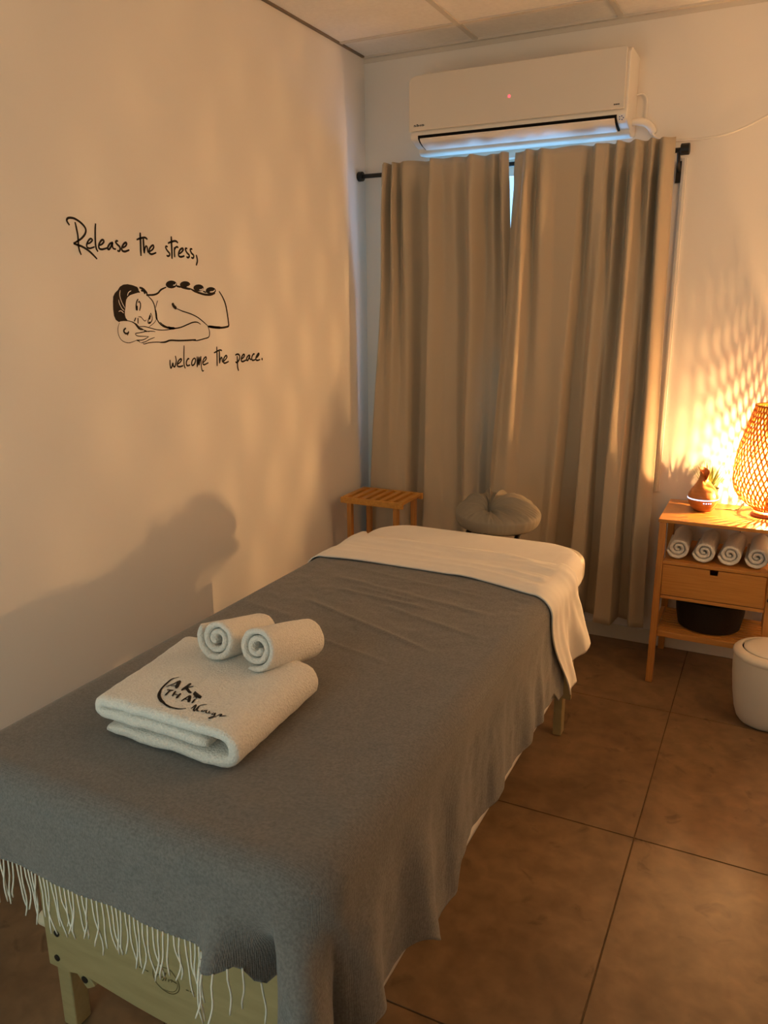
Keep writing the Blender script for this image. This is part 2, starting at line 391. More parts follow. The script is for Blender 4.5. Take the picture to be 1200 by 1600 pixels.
LC = [(.147, .01, .055, .02), (.175, .05, .085, .05), (.19, 0, .13, .055), (.217, .05, .18, .055), (.232, 0, .22, .05), (.265, .04, .262, .045),
      (.337, 0, .30, 0), (.375, 0, .345, 0), (.40, .055, .37, .06), (.448, .015, .46, .035), (.496, .03, .52, .03), (.547, .01, .545, .022),
      (.589, .06, .575, .05), (.637, 0, .63, .02), (.679, .03, .66, 0), (.694, .005, .72, 0), (.721, .05, .755, .02), (.742, .02, .785, .01)]
RC = [(.764, 0, .70, .03), (.80, .01, .735, .055), (.83, .06, .785, .06), (.86, .01, .84, .04), (.895, .055, .90, .035), (.953, .03, .95, .035),
      (1.04, .02, .995, .05), (1.085, 0, 1.02, 0), (1.108, .045, 1.085, 0), (1.143, .03, 1.105, .05), (1.173, 0, 1.15, .04), (1.19, .05, 1.17, 0),
      (1.226, 0, 1.21, 0), (1.262, .06, 1.23, .06), (1.297, .005, 1.29, .06), (1.32, .05, 1.31, 0), (1.338, 0, 1.345, 0), (1.363, .06, 1.37, .055), (1.403, .03, 1.425, .04)]
curtain('curtain', 'beige full-length curtain panel on the side of the slatted corner stool', LC, 0.13, 0.0)
curtain('curtain', 'beige full-length curtain panel hanging beside the nightstand, overlapping the other', [(a, b, c, d + 0.012) for a, b, c, d in RC], 0.125, 5.0, 0.014)
tag(MB().box(1.416, 1.436, -0.012, 0, 0.72, 2.07).box(1.422, 1.430, -0.0145, -0.012, 0.72, 2.07).build('cable_duct', ACW, bevel=0.002, org=(1.426, 0, 0.72)),
    'slim white cable duct running down the wall at the curtain edge', 'cable duct')

# ------------------------------------------------------------------ air conditioner
ac = thing('air_conditioner', 'white split air conditioner mounted on the wall above the curtains', 'air conditioner', (0.77, 0, 2.15))
prof = [(0, 2.165), (0, 2.452), (-0.15, 2.452), (-0.178, 2.444), (-0.190, 2.43), (-0.190, 2.235), (-0.196, 2.228), (-0.197, 2.212), (-0.194, 2.2010), (-0.178, 2.193), (-0.150, 2.183), (-0.114, 2.1745), (-0.108, 2.160), (-0.09, 2.150), (-0.03, 2.155)]
MB().prism(prof, 'x', 0.322, 1.226).build('body', ACW, ac, smooth='auto', bevel=0.006)
fp = [(0.318, 2.232), (1.215, 2.232), (1.215, 2.438), (1.209, 2.446), (0.352, 2.446), (0.330, 2.440), (0.318, 2.424)]
pan = MB().prism(fp, 'y', -0.206, -0.192).build('front_panel', ACP, ac, bevel=0.004)
MB().prism([(-0.1985, 2.214), (-0.1970, 2.2025), (-0.182, 2.1900), (-0.157, 2.1795), (-0.1145, 2.1700), (-0.1145, 2.1800), (-0.185, 2.210)], 'x', 0.358, 1.188).build('outlet', DARK, ac)
lv = [(-0.2000, 2.2020), (-0.2000, 2.1960), (-0.185, 2.1850), (-0.160, 2.1740), (-0.125, 2.1660), (-0.124, 2.1700), (-0.158, 2.1790), (-0.183, 2.1900), (-0.196, 2.2020)]
MB().prism(lv, 'x', 0.368, 1.180).build('louver', ACW, ac, smooth='auto')
MB().lathe([(0.0, -0.001), (0.0055, -0.001), (0.0055, 0.001), (0.0, 0.0015)], n=12, fn=lambda p, a, r, z: (0.761 + r * math.cos(a), -0.2065 - z, 2.322 + r * math.sin(a)), caps=(False, False)).build('indicator_light', emitter('red light', (1.0, 0.05, 0.06), 4.0), ac)
# small dark wordmarks printed on the panel: too small in the photograph to be read, kept as short letter-like strokes
wm = MB(); x = 0.343
for k, (w, hh) in enumerate(((7, 7), (3, 5), (6, 9), (6, 7), (5, 6), (3, 8), (5, 7), (6, 7))):
    wd, ht = w * 0.001, hh * 0.0011
    for a, b, c, d in (((0, 0.25, 0, 1), (0.25, 1, 0.4, 0.6)) if k % 2 else ((0, 1, 0.72, 1), (0, 0.28, 0, 1), (0.72, 1, 0, 1))):
        wm.box(x + a * wd, x + b * wd, -0.2068, -0.206, 2.247 + c * ht, 2.247 + d * ht)
    x += wd + 0.0012
wm.build('wordmark', INK, pan)
wm = MB(); x = 1.176
for w in (4, 2, 4, 3, 4): wm.box(x, x + w * 0.001, -0.2066, -0.206, 2.246, 2.2505); x += w * 0.001 + 0.001
wm.build('small_print', BLACK, pan)
st = MB().prism([(-0.1985, 2.214), (-0.1945, 2.1985), (-0.178, 2.1855), (-0.178, 2.190), (-0.190, 2.205)], 'x', 1.193, 1.219).build('sticker', mat('white sticker', (0.75, 0.78, 0.85), 0.4), ac)
sk = MB()
for x, z in ((1.197, 2.203), (1.197, 2.195), (1.205, 2.205), (1.211, 2.199), (1.206, 2.193)):
    y = -0.1985 + (2.214 - z) * 0.26 - 0.0008; sk.add([(x, y, z), (x + 0.004, y, z), (x + 0.004, y - 0.0016, z + 0.004), (x, y - 0.0016, z + 0.004)], [(0, 1, 2, 3)])
sk.build('sticker_print', mat('blue print', (0.05, 0.10, 0.35), 0.5), st)
MB().tube(spline([(1.222, -0.075, 2.205), (1.245, -0.072, 2.206), (1.272, -0.055, 2.203), (1.290, -0.03, 2.190), (1.296, 0.0, 2.178)], 4), [0.013] * 5 + [0.0145] * 12, 14).build('drain_pipe', ACW, ac, smooth=True)
MB().tube(spline([(1.222, -0.02, 2.312), (1.245, -0.012, 2.318), (1.262, -0.010, 2.30), (1.266, -0.010, 2.26), (1.264, -0.012, 2.21)], 5), 0.0038, 8).build('sensor_cable', ACW, ac, smooth=True)
cb = MB().tube(spline([(1.286, -0.022, 2.186), (1.305, -0.010, 2.160), (1.345, -0.006, 2.143), (1.418, -0.006, 2.136), (1.50, -0.006, 2.136), (1.565, -0.006, 2.143), (1.64, -0.006, 2.165), (1.71, -0.006, 2.197), (1.80, -0.006, 2.235), (2.0, -0.006, 2.27), (2.30, -0.006, 2.285), (2.745, -0.006, 2.29)], 6), 0.0042, 8).build('cable', ACW, org=(1.9, 0, 2.13), smooth=True)
tag(cb, 'thin white cable sagging across the back wall beside the air conditioner', 'cable')

# ------------------------------------------------------------------ vinyl sticker on the left wall
TEXT_TOP=[(45,[(-17959,17514),(-17928,17350),(-17904,17129),(-17915,16888),(-17897,16744),(-17848,16625)]),(48,[(-18171,17410),(-18224,17476),(-18251,17544),(-18201,17598),(-18104,17616),(-17958,17604),(-17774,17529),(-17635,17428),(-17583,17328),(-17631,17212),(-17768,17090),(-17932,16999),(-18093,16922)]),(49,[(-18093,16922),(-17946,16894),(-17778,16855),(-17589,16777),(-17424,16671),(-17255,16538)]),(42,[(-17578,16948),(-17474,16979),(-17379,17050),(-17381,17083),(-17435,17099),(-17521,17041),(-17595,16939),(-17601,16857),(-17516,16826),(-17401,16849),(-17306,16882)]),(47,[(-17184,17540),(-17217,17388),(-17245,17173),(-17262,16959),(-17245,16828),(-17191,16749)]),(47,[(-17117,16935),(-17020,16965),(-16930,17037),(-16935,17087),(-16993,17091),(-17083,17019),(-17142,16917),(-17129,16843),(-17039,16823),(-16920,16846),(-16810,16878)]),(48,[(-16584,17034),(-16662,17020),(-16755,16939),(-16800,16861),(-16744,16839),(-16650,16929),(-16575,17051),(-16595,16949),(-16561,16875),(-16455,16859)]),(49,[(-16341,17091),(-16400,17104),(-16442,17059),(-16389,17003),(-16299,16940),(-16284,16865),(-16340,16807),(-16411,16827)]),(50,[(-16168,16914),(-16049,16972),(-15991,17044),(-16024,17077),(-16117,17028),(-16204,16920),(-16202,16835),(-16107,16809),(-15991,16837),(-15895,16869)]),(56,[(-15360,17418),(-15371,17217),(-15388,16970),(-15405,16713)]),(47,[(-15547,17191),(-15381,17242),(-15207,17280),(-15117,17269),(-15055,17228)]),(56,[(-15236,17261),(-15249,17084),(-15249,16924),(-15246,16801)]),(44,[(-15245,16810),(-15202,16945),(-15146,17022),(-15100,17004),(-15092,16915),(-15076,16827)]),(49,[(-15004,16866),(-14876,16927),(-14794,17012),(-14819,17070),(-14919,17023),(-15012,16920),(-15022,16830),(-14933,16790),(-14808,16814),(-14695,16852)]),(50,[(-14129,17059),(-14198,17074),(-14231,17035),(-14170,16947),(-14066,16860),(-14074,16795),(-14162,16767),(-14215,16798)]),(60,[(-13921,17403),(-13929,17200),(-13941,16959),(-13962,16689)]),(51,[(-14111,17174),(-13940,17227),(-13778,17265),(-13677,17257),(-13609,17211)]),(51,[(-13799,17069),(-13817,16910),(-13820,16746)]),(47,[(-13800,16986),(-13742,17063),(-13652,17087),(-13618,17048)]),(52,[(-13588,16866),(-13447,16939),(-13364,17019),(-13405,17054),(-13513,17010),(-13605,16903),(-13615,16808),(-13524,16775),(-13388,16797),(-13326,16822)]),(53,[(-13150,17059),(-13225,17064),(-13253,17025),(-13194,16933),(-13081,16853),(-13087,16796),(-13166,16769),(-13223,16799)]),(53,[(-12892,17054),(-12968,17059),(-13003,17019),(-12951,16927),(-12845,16855),(-12858,16787),(-12922,16761),(-12981,16791)]),(54,[(-12709,16881),(-12669,16757),(-12669,16660),(-12745,16525)])]
TEXT_LOW=[(43,[(-14424,13416),(-14435,13273),(-14414,13143),(-14349,13187),(-14294,13295),(-14276,13198),(-14218,13169),(-14153,13254),(-14115,13380),(-14142,13535)]),(44,[(-14051,13247),(-13922,13303),(-13845,13379),(-13873,13417),(-13977,13372),(-14069,13264),(-14063,13183),(-13963,13156),(-13838,13167),(-13774,13182)]),(40,[(-13657,13857),(-13685,13663),(-13716,13420),(-13727,13225),(-13705,13125),(-13667,13081)]),(45,[(-13433,13386),(-13500,13394),(-13585,13314),(-13607,13217),(-13550,13160),(-13409,13178)]),(45,[(-13181,13396),(-13278,13327),(-13328,13214),(-13296,13154),(-13189,13188),(-13113,13300),(-13126,13376),(-13181,13396)]),(46,[(-13007,13444),(-13026,13261),(-13045,13070)]),(42,[(-13023,13110),(-12970,13291),(-12904,13429)]),(46,[(-12904,13429),(-12938,13272),(-12942,13130)]),(46,[(-12933,13137),(-12879,13285),(-12797,13440)]),(38,[(-12797,13440),(-12817,13247),(-12811,13044),(-12770,12923),(-12688,12934)]),(43,[(-12714,13207),(-12587,13275),(-12513,13346),(-12535,13399),(-12633,13354),(-12717,13258),(-12719,13165),(-12641,13134),(-12518,13160),(-12407,13187)]),(48,[(-11877,13730),(-11887,13481),(-11903,13257),(-11921,13033)]),(44,[(-12064,13516),(-11894,13559),(-11736,13597),(-11652,13592),(-11583,13568)]),(53,[(-11745,13585),(-11753,13387),(-11767,13118)]),(44,[(-11761,13126),(-11711,13262),(-11648,13328),(-11609,13291),(-11610,13221),(-11594,13141)]),(49,[(-11519,13180),(-11383,13259),(-11312,13334),(-11357,13381),(-11448,13334),(-11529,13234),(-11532,13137),(-11454,13109),(-11322,13132),(-11217,13161)]),(51,[(-10801,13357),(-10709,13388),(-10575,13371),(-10522,13278),(-10577,13174),(-10690,13091),(-10780,13097),(-10792,13130)]),(56,[(-10685,13324),(-10690,13091),(-10691,12911),(-10643,12763)]),(52,[(-10423,13191),(-10296,13247),(-10219,13324),(-10271,13363),(-10368,13305),(-10438,13201),(-10430,13119),(-10340,13095),(-10199,13122),(-10119,13145)]),(53,[(-9886,13313),(-9966,13300),(-10072,13224),(-10104,13144),(-10028,13121),(-9943,13198),(-9877,13304),(-9895,13204),(-9837,13145),(-9742,13149)]),(53,[(-9551,13331),(-9631,13336),(-9733,13249),(-9757,13159),(-9698,13100),(-9520,13116)]),(54,[(-9451,13177),(-9315,13253),(-9254,13324),(-9309,13336),(-9411,13267),(-9483,13179),(-9473,13104),(-9362,13078),(-9196,13105)]),(60,[(-9105,13137),(-9064,13112),(-9085,13064)])]
FIG_LINES=[(60,[(-15595,15751),(-15433,15708),(-15322,15624),(-15257,15558)]),(56,[(-15535,15654),(-15439,15655),(-15385,15607),(-15368,15549)]),(49,[(-15260,15534),(-15139,15523),(-14940,15536),(-14759,15588),(-14594,15699),(-14342,15779)]),(37,[(-15218,15476),(-15082,15376),(-14997,15259),(-14952,15108),(-14921,14938),(-14924,14802)]),(62,[(-14948,15074),(-14921,14938),(-14919,14802),(-14892,14751)]),(38,[(-14924,14802),(-14816,14647),(-14625,14522),(-14347,14454),(-14163,14440)]),(25,[(-14798,15352),(-14859,15259),(-14918,15124)]),(18,[(-14943,14752),(-15042,14652),(-15305,14523)]),(39,[(-15689,15400),(-15766,15310),(-15805,15179),(-15809,15048)]),(71,[(-15775,15195),(-15783,15130),(-15793,15045)]),(36,[(-15668,15342),(-15606,15260),(-15620,15145),(-15676,15034)]),(24,[(-15704,15277),(-15669,15334)]),(29,[(-15160,14966),(-15243,14842),(-15318,14725),(-15327,14650),(-15242,14640),(-15146,14722),(-15117,14823),(-15158,14941)]),(61,[(-15193,14891),(-15233,14825),(-15265,14758)]),(53,[(-15301,14661),(-15253,14653),(-15209,14669)]),(22,[(-15750,14850),(-15632,14840),(-15545,14763),(-15466,14715),(-15401,14752)]),(35,[(-15860,14827),(-15945,14705)]),(36,[(-15766,14817),(-15788,14636)]),(19,[(-16579,14686),(-16649,14576),(-16681,14448),(-16661,14302),(-16576,14169),(-16427,14089),(-16246,14060),(-16055,14089),(-15909,14125)]),(50,[(-16328,14518),(-16415,14464),(-16423,14399),(-16349,14348),(-16255,14361),(-16225,14417)]),(23,[(-16244,14352),(-16298,14289)]),(25,[(-15739,14543),(-15523,14542),(-15284,14497),(-14992,14433),(-14690,14403),(-14378,14411),(-14031,14427)]),(20,[(-15696,14509),(-15490,14411),(-15299,14368)]),(24,[(-15025,14362),(-15148,14383),(-15444,14384),(-15690,14358),(-15906,14341),(-15934,14309),(-15845,14256),(-15607,14238),(-15353,14220)]),(36,[(-15537,14421),(-15396,14377)]),(24,[(-15353,14220),(-15495,14158),(-15669,14123),(-15909,14125),(-15817,14096),(-15751,14043)]),(22,[(-15071,14184),(-15327,14126),(-15506,14066),(-15728,14033)]),(25,[(-15632,14029),(-15588,13993),(-15339,14025),(-14988,14026),(-14684,14004),(-14498,14040),(-14206,14054)]),(52,[(-13836,15823),(-13630,15795)]),(53,[(-13630,15795),(-13307,15747),(-13107,15739)]),(61,[(-13107,15739),(-12912,15667),(-12643,15605),(-12368,15560),(-12048,15556),(-11789,15613)]),(39,[(-12462,15672),(-12290,15630)]),(58,[(-11561,15682),(-11375,15482),(-11229,15233),(-11146,14890),(-11106,14567),(-11109,14452),(-11228,14414),(-11534,14394),(-11904,14416),(-12299,14460)]),(75,[(-12299,14460),(-11904,14416),(-11534,14394)]),(93,[(-14103,15271),(-14035,15167),(-13915,15093)]),(33,[(-13915,15093),(-13617,15002),(-13194,14905),(-12864,14792),(-12600,14656),(-12332,14495)]),(34,[(-12332,14495),(-12256,14347),(-12247,14190),(-12319,14081),(-12591,14035),(-12946,13994),(-13254,14012)]),(47,[(-13012,14024),(-13287,14019),(-13885,14029),(-14333,14056),(-14590,14011),(-14837,14011)]),(37,[(-14763,14659),(-14591,14552),(-14320,14462),(-14035,14443),(-13739,14473),(-13399,14554),(-13123,14617),(-12882,14618),(-12699,14541)]),(67,[(-14411,14485),(-14257,14454),(-14067,14444)])]
FIG_FILLS=[[(-16600,14703),(-16725,14770),(-16787,14898),(-16796,15089),(-16779,15310),(-16748,15467),(-16669,15570),(-16536,15658),(-16434,15762),(-16280,15828),(-16096,15843),(-15892,15819),(-15688,15766),(-15646,15718),(-15630,15653),(-15566,15597),(-15686,15587),(-15854,15553),(-16022,15512),(-16145,15447),(-16211,15374),(-16248,15262),(-16268,15149),(-16312,15020),(-16324,14924),(-16301,14826),(-16230,14752),(-16210,14724),(-16393,14731),(-16530,14726)],[(-16230,14752),(-16003,14706),(-15847,14637),(-15739,14543),(-15675,14483),(-15558,14446),(-15585,14427),(-15705,14434),(-15796,14470),(-15859,14538),(-15942,14631),(-16052,14691),(-16210,14724)],[(-15302,15591),(-15211,15534),(-15090,15526),(-15218,15476),(-15313,15500)]]
STONES=[[(-13805,15875),(-13832,15826),(-13897,15783),(-13991,15754),(-14099,15742),(-14204,15751),(-14290,15777),(-14344,15817),(-14360,15865),(-14334,15914),(-14270,15956),(-14178,15985),(-14071,15998),(-13965,15990),(-13877,15964),(-13821,15924)],[(-13119,15881),(-13145,15836),(-13208,15798),(-13299,15771),(-13404,15761),(-13507,15768),(-13591,15792),(-13645,15828),(-13660,15872),(-13635,15916),(-13573,15954),(-13484,15981),(-13380,15992),(-13277,15985),(-13191,15962),(-13135,15926)],[(-12416,15786),(-12442,15740),(-12506,15700),(-12600,15673),(-12707,15663),(-12811,15671),(-12897,15695),(-12952,15733),(-12968,15778),(-12943,15823),(-12880,15862),(-12789,15889),(-12682,15900),(-12577,15893),(-12490,15869),(-12433,15831)],[(-11736,15698),(-11763,15650),(-11831,15609),(-11928,15582),(-12039,15571),(-12148,15580),(-12238,15606),(-12296,15645),(-12313,15691),(-12286,15738),(-12221,15779),(-12126,15807),(-12015,15818),(-11905,15810),(-11814,15785),(-11754,15745)]]
FIG_LIGHT=[(25,[(-16436,15660),(-16474,15532),(-16456,15405),(-16386,15246),(-16300,15117)]),(23,[(-16538,15373),(-16519,15262),(-16436,15118),(-16343,15045)]),(25,[(-16582,15023),(-16479,15041),(-16374,14973)]),(25,[(-16150,15495),(-16093,15592),(-15970,15649)]),(36,[(-14009,15845),(-13895,15863),(-13848,15922)]),(37,[(-13318,15800),(-13181,15829),(-13126,15877)]),(38,[(-12666,15717),(-12527,15726),(-12460,15770)]),(40,[(-12093,15650),(-11893,15667),(-11796,15728)])]
TOWEL_LINES=[(37,[(8657,-24649),(8600,-24756),(8624,-24978),(8693,-25209),(8790,-25364),(8953,-25501),(9140,-25586),(9315,-25604),(9466,-25572),(9546,-25493)]),(54,[(8688,-25192),(8794,-25362),(8962,-25503),(9140,-25586)]),(29,[(8706,-25071),(8754,-24934),(8775,-24750)]),(62,[(8782,-24758),(8854,-24905),(8940,-25052)]),(24,[(8764,-25006),(8870,-24947)]),(57,[(9023,-24735),(9059,-24901),(9075,-25062)]),(28,[(9161,-24814),(9081,-24928)]),(56,[(9081,-24928),(9177,-24994),(9281,-25040)]),(28,[(8802,-25156),(8957,-25144)]),(37,[(8883,-25154),(8932,-25350)]),(32,[(9000,-25135),(9076,-25317)]),(36,[(9131,-25145),(9184,-25336)]),(23,[(9056,-25236),(9143,-25230)]),(27,[(9305,-25348),(9308,-25222),(9315,-25110)]),(50,[(9323,-25114),(9439,-25301)]),(23,[(9315,-25254),(9397,-25233)]),(36,[(9476,-25159),(9516,-25299)]),(30,[(9408,-25120),(9428,-25121)]),(29,[(9466,-25128),(9487,-25129)]),(26,[(9633,-25468),(9611,-25323),(9632,-25313)]),(31,[(9632,-25313),(9691,-25456),(9751,-25512)]),(22,[(9751,-25512),(9702,-25314),(9808,-25228)]),(26,[(9702,-25314),(9760,-25457),(9831,-25473)]),(22,[(9871,-25403),(9859,-25460),(9910,-25452),(9899,-25390)]),(22,[(9927,-25377),(9964,-25459),(10018,-25467)]),(21,[(9998,-25393),(10032,-25460),(10073,-25440)]),(25,[(10105,-25408),(10109,-25473),(10153,-25468),(10135,-25410),(10190,-25516),(10146,-25603),(10196,-25595),(10231,-25496)]),(25,[(10231,-25496),(10249,-25422),(10285,-25421),(10286,-25470),(10386,-25405)])]
TOWEL_FILLS=[[(9293,-24937),(9542,-25044),(9566,-25119),(9461,-25105),(9518,-25157),(9376,-25081),(9327,-25039)]]
PANEL_LOGO=[(19,[(8978,2898),(8951,2745),(9010,2589),(9150,2489),(9338,2463),(9491,2533),(9587,2666),(9582,2844),(9489,2962),(9393,3039),(9267,3034),(9093,2988),(8978,2898)]),(13,[(9193,2498),(9342,2505),(9474,2575),(9548,2699),(9554,2812)]),(25,[(9035,2732),(9074,2799),(9128,2803)]),(25,[(9139,2808),(9167,2770),(9206,2801)]),(25,[(9273,2887),(9217,2741),(9170,2690)]),(25,[(9287,2813),(9253,2717)]),(25,[(9349,2800),(9332,2732)]),(25,[(9369,2789),(9434,2814),(9408,2756)]),(29,[(9443,2802),(9495,2795),(9540,2789)]),(54,[(9265,2913),(9295,2897)]),(24,[(8595,2762),(8672,2761)]),(24,[(8693,2760),(8758,2758)]),(24,[(8776,2757),(8838,2756)]),(23,[(9758,2740),(9830,2747)]),(23,[(9851,2746),(9963,2758)])]

dec = thing('wall_sticker', 'black vinyl wall sticker of a lying woman with hot stones between two handwritten lines', 'wall sticker', (0, -1.4, 1.5))
for d in (TEXT_TOP[:9], TEXT_TOP[9:14], TEXT_TOP[14:], TEXT_LOW[:11], TEXT_LOW[11:16], TEXT_LOW[16:]):    # word by word
    m = MB(); strokes(m, d, lambda a, b: (0.0006, a, b), 0.75, 1.35); m.build('handwritten_word', INK, dec)
m = MB(); strokes(m, FIG_LINES, lambda a, b: (0.0006, a, b), 0.6, 1.25); fills(m, FIG_FILLS, lambda a, b: (0.0005, a, b)); m.build('lying_figure', INK, dec)
for pg in STONES:
    m = MB(); fills(m, [pg], lambda a, b: (0.0007, a, b)); m.build('stone', INK, dec)
for ln in FIG_LIGHT:
    m = MB(); strokes(m, [ln], lambda a, b: (0.0010, a, b)); tag(m.build('pale_line', VINYLW, dec), 'thin pale line')

# ------------------------------------------------------------------ slatted corner stool
st = thing('slatted_stool', 'small honey bamboo stool with slatted top standing in the room corner', 'stool', (0.23, -0.3, 0))
X0, X1, Y0, Y1, ZT = 0.072, 0.392, -0.428, -0.190, 0.650
for y in (Y0, Y1 - 0.016): MB().box(X0, X1, y, y + 0.016, ZT - 0.030, ZT - 0.002).build('rail', STOOLW, st, bevel=0.002)
for k in range(7):
    x = X0 + 0.004 + k * (X1 - X0 - 0.034) / 6
    MB().box(x, x + 0.026, Y0 + 0.0162, Y1 - 0.0162, ZT - 0.014, ZT).build('slat', STOOLW, st, bevel=0.0015)
for x in (X0 + 0.028, X1 - 0.052):
    for y in (Y0 + 0.010, Y1 - 0.034): MB().box(x, x + 0.024, y, y + 0.024, 0, ZT - 0.0145).build('leg', BAMBOOV, st, bevel=0.002)
for y in (Y0 + 0.034, Y1 - 0.048): MB().box(X0 + 0.052, X1 - 0.052, y, y + 0.014, 0.395, 0.420).build('shelf_rail', STOOLW, st, bevel=0.0015)
for k in range(6):
    x = X0 + 0.058 + k * 0.033
    MB().box(x, x + 0.024, Y0 + 0.012, Y1 - 0.012, 0.4205, 0.432).build('shelf_slat', STOOLW, st, bevel=0.0015)

# ------------------------------------------------------------------ massage table
TX0, TX1, TY0, TY1, TZ = 0.562, 1.348, -2.752, -0.95, 0.722       # mattress outline and top
tb = thing('massage_table', 'padded wooden massage table with cream end board under the grey blanket', 'massage table', (0.955, -1.85, 0))
def soft_box(x0, x1, y0, y1, z0, z1, r, c, n=8):
    """box with corner radius c seen from above and edge radius r"""
    m = MB(); out = []
    for cx, cy, a0 in ((x1 - c, y1 - c, 0), (x0 + c, y1 - c, PI / 2), (x0 + c, y0 + c, PI), (x1 - c, y0 + c, 1.5 * PI)):
        for k in range(n + 1): out.append((cx, cy, a0 + PI / 2 * k / n))
    N = len(out); prof = [(-r * (1 - math.cos(t * PI / 2 / 5)), z1 - r + r * math.sin(t * PI / 2 / 5)) for t in range(6)]
    rows = [(c - r - 0.03, z0)] + [(c - r + r * math.sin(t * PI / 10), z0 + r - r * math.cos(t * PI / 10)) for t in range(6)] + [(c - r + r * math.cos(t * PI / 10), z1 - r + r * math.sin(t * PI / 10)) for t in range(6)] + [(c - r - 0.03, z1)]
    for rad, z in rows:
        for cx, cy, a in out: m.v.append((cx + rad * math.cos(a), cy + rad * math.sin(a), z))
    for i in range(len(rows) - 1):
        for j in range(N): m.f.append((i * N + j, i * N + (j + 1) % N, (i + 1) * N + (j + 1) % N, (i + 1) * N + j))
    m.f.append(tuple(range(N - 1, -1, -1))); m.f.append(tuple((len(rows) - 1) * N + j for j in range(N)))
    return m
soft_box(TX0 + 0.003, TX1 - 0.003, TY0 + 0.003, TY1 - 0.003, 0.615, TZ - 0.003, 0.034, 0.10).build('mattress', mat('cream vinyl', (0.62, 0.57, 0.47), 0.45), tb, smooth='auto')
# fitted sheet over the head end of the mattress


fs = soft_box(TX0, TX1, -1.75, TY1 + 0.004, 0.606, TZ + 0.004, 0.044, 0.15, 12)
fs.v = [(x + 0.0015 * nz(x * 30, y * 12, z * 30), y, z + (0.002 * nz(x * 9, y * 22) if z > 0.7 else 0.006 * nz(x * 40, y * 40) * (z < 0.625))) for x, y, z in fs.v]
fs.build('fitted_sheet', SHEET, tb, smooth='auto')
for x in (TX0 + 0.036, TX1 - 0.066): MB().box(x, x + 0.03, TY0 + 0.118, TY1 - 0.045, 0.53, 0.614).build('side_rail', BIRCH, tb, bevel=0.003)
# end boards with an arched lower edge
def board(y0, y1):
    pts = [(0.598, 0.575), (0.598, 0.19)]
    for k in range(0, 21):
        t = k / 20; x = 0.700 + t * 0.517
        pts.append((x, 0.184 - 0.020 * math.sin(PI * t)))
    pts[1] = (0.598, 0.170); pts.insert(2, (0.648, 0.170))
    pts += [(1.269, 0.170), (1.319, 0.170), (1.319, 0.575)]
    return MB().prism(pts, 'y', y0, y1)
eb = board(-2.632, -2.618).build('end_board', BIRCH, tb, bevel=0.0025)
m = MB(); strokes(m, PANEL_LOGO, lambda a, b: (a, -2.6326, b)); m.build('printed_logo', mat('brown print', (0.10, 0.075, 0.03), 0.6), eb)
board(-1.012, -0.998).build('end_board', BIRCH, tb, bevel=0.0025)
bolt = MB().lathe([(0.0, 0), (0.0075, 0), (0.0075, 0.002), (0.003, 0.0035)], n=14, fn=lambda p, a, r, z: (r * math.cos(a), -z, r * math.sin(a)), caps=(False, True))
for x, z in ((0.634, 0.262), (0.626, 0.197), (1.283, 0.262), (1.291, 0.197)):
    b = MB(); b.v = [(v[0] + x, v[1] - 2.632, v[2] + z) for v in bolt.v]; b.f = list(bolt.f); tag(b.build('bolt', BLACK, eb, smooth='auto'), 'black bolt head')
for x0, x1 in ((0.600, 0.638), (1.252, 1.284)):
    for y0, y1 in ((-2.6175, -2.575), (-0.975, -0.93)):
        lg = MB().box(x0, x1, y0, y1, 0, 0.612).build('leg', BIRCH, tb, bevel=0.004)
        xo = x1 if x0 < 1 else x0
        MB().box(x0 + 0.004, x1 - 0.004, y0 + 0.004, y1 - 0.004, 0.0, 0.012).build('rubber_foot', BLACK, lg)
for s, x in ((1, 0.640), (-1, 1.277)):
    br = MB().bar((x + 0.006 * s, -2.606, 0.192), (x + 0.050 * s, -2.600, 0.128), 0.030, 0.022).build('brace', BIRCH, tb, bevel=0.003)
    MB().tube([(x + 0.037 * s, -2.6145, 0.146), (x + 0.037 * s, -2.6105, 0.146)], 0.0085, 14).build('brace_hole', BLACK, br)
    kn = MB().tube([(x - 0.038 * s, -2.604, 0.255), (x - 0.078 * s, -2.604, 0.255)], 0.018, 16).build('knob', KNOBM, tb, smooth='auto', bevel=0.003)

# ---- cloth laid over the mattress: flat cloth point (u, v) -> hanging position
def drape(u, v, lift, flare, cr=0.075, er=0.040):
    cx, cy = min(max(u, TX0 + cr), TX1 - cr), min(max(v, TY0 + cr), TY1 + 3)
    dx, dy = u - cx, v - cy; rho = math.hypot(dx, dy); r = er + lift; core = cr - er
    if rho <= core: return Vector((u, v, TZ + lift)), 0.0, Vector((0, 0, 1))
    nx, ny = dx / rho, dy / rho; s = rho - core; q = r * PI / 2
    if s < q: rad, z, h = core + r * math.sin(s / r), TZ + lift - r * (1 - math.cos(s / r)), 0.0
    else: rad, z, h = core + r, TZ + lift - r - (s - q), s - q
    if h > 0:
        f = flare(cx, cy, nx, ny, h); rad += f * h; z += 0.35 * f * f * h
    return Vector((cx + nx * rad, cy + ny * rad, z)), h, Vector((nx, ny, 0))
def perimeter(cx, cy, nx, ny):
    """distance along the edge measured from the near right corner: negative along the foot end, positive up the right side"""
    ang = math.atan2(nx, -ny)
    if ny < -1e-6 and abs(nx) < 1e-6: return -(TX1 - 0.075 - cx), 'end'
    if nx > 1e-6 and abs(ny) < 1e-6: return 0.26 + (cy - TY0 - 0.075), 'right'
    if nx > 0: return 0.26 * ang / (PI / 2), 'corner'
    if nx < -1e-6 and abs(ny) < 1e-6: return -(TX1 - TX0 - 0.15) - 0.26 - (cy - TY0 - 0.075), 'left'
    return -(TX1 - TX0 - 0.15) + 0.26 * ang / (PI / 2), 'lcorner'
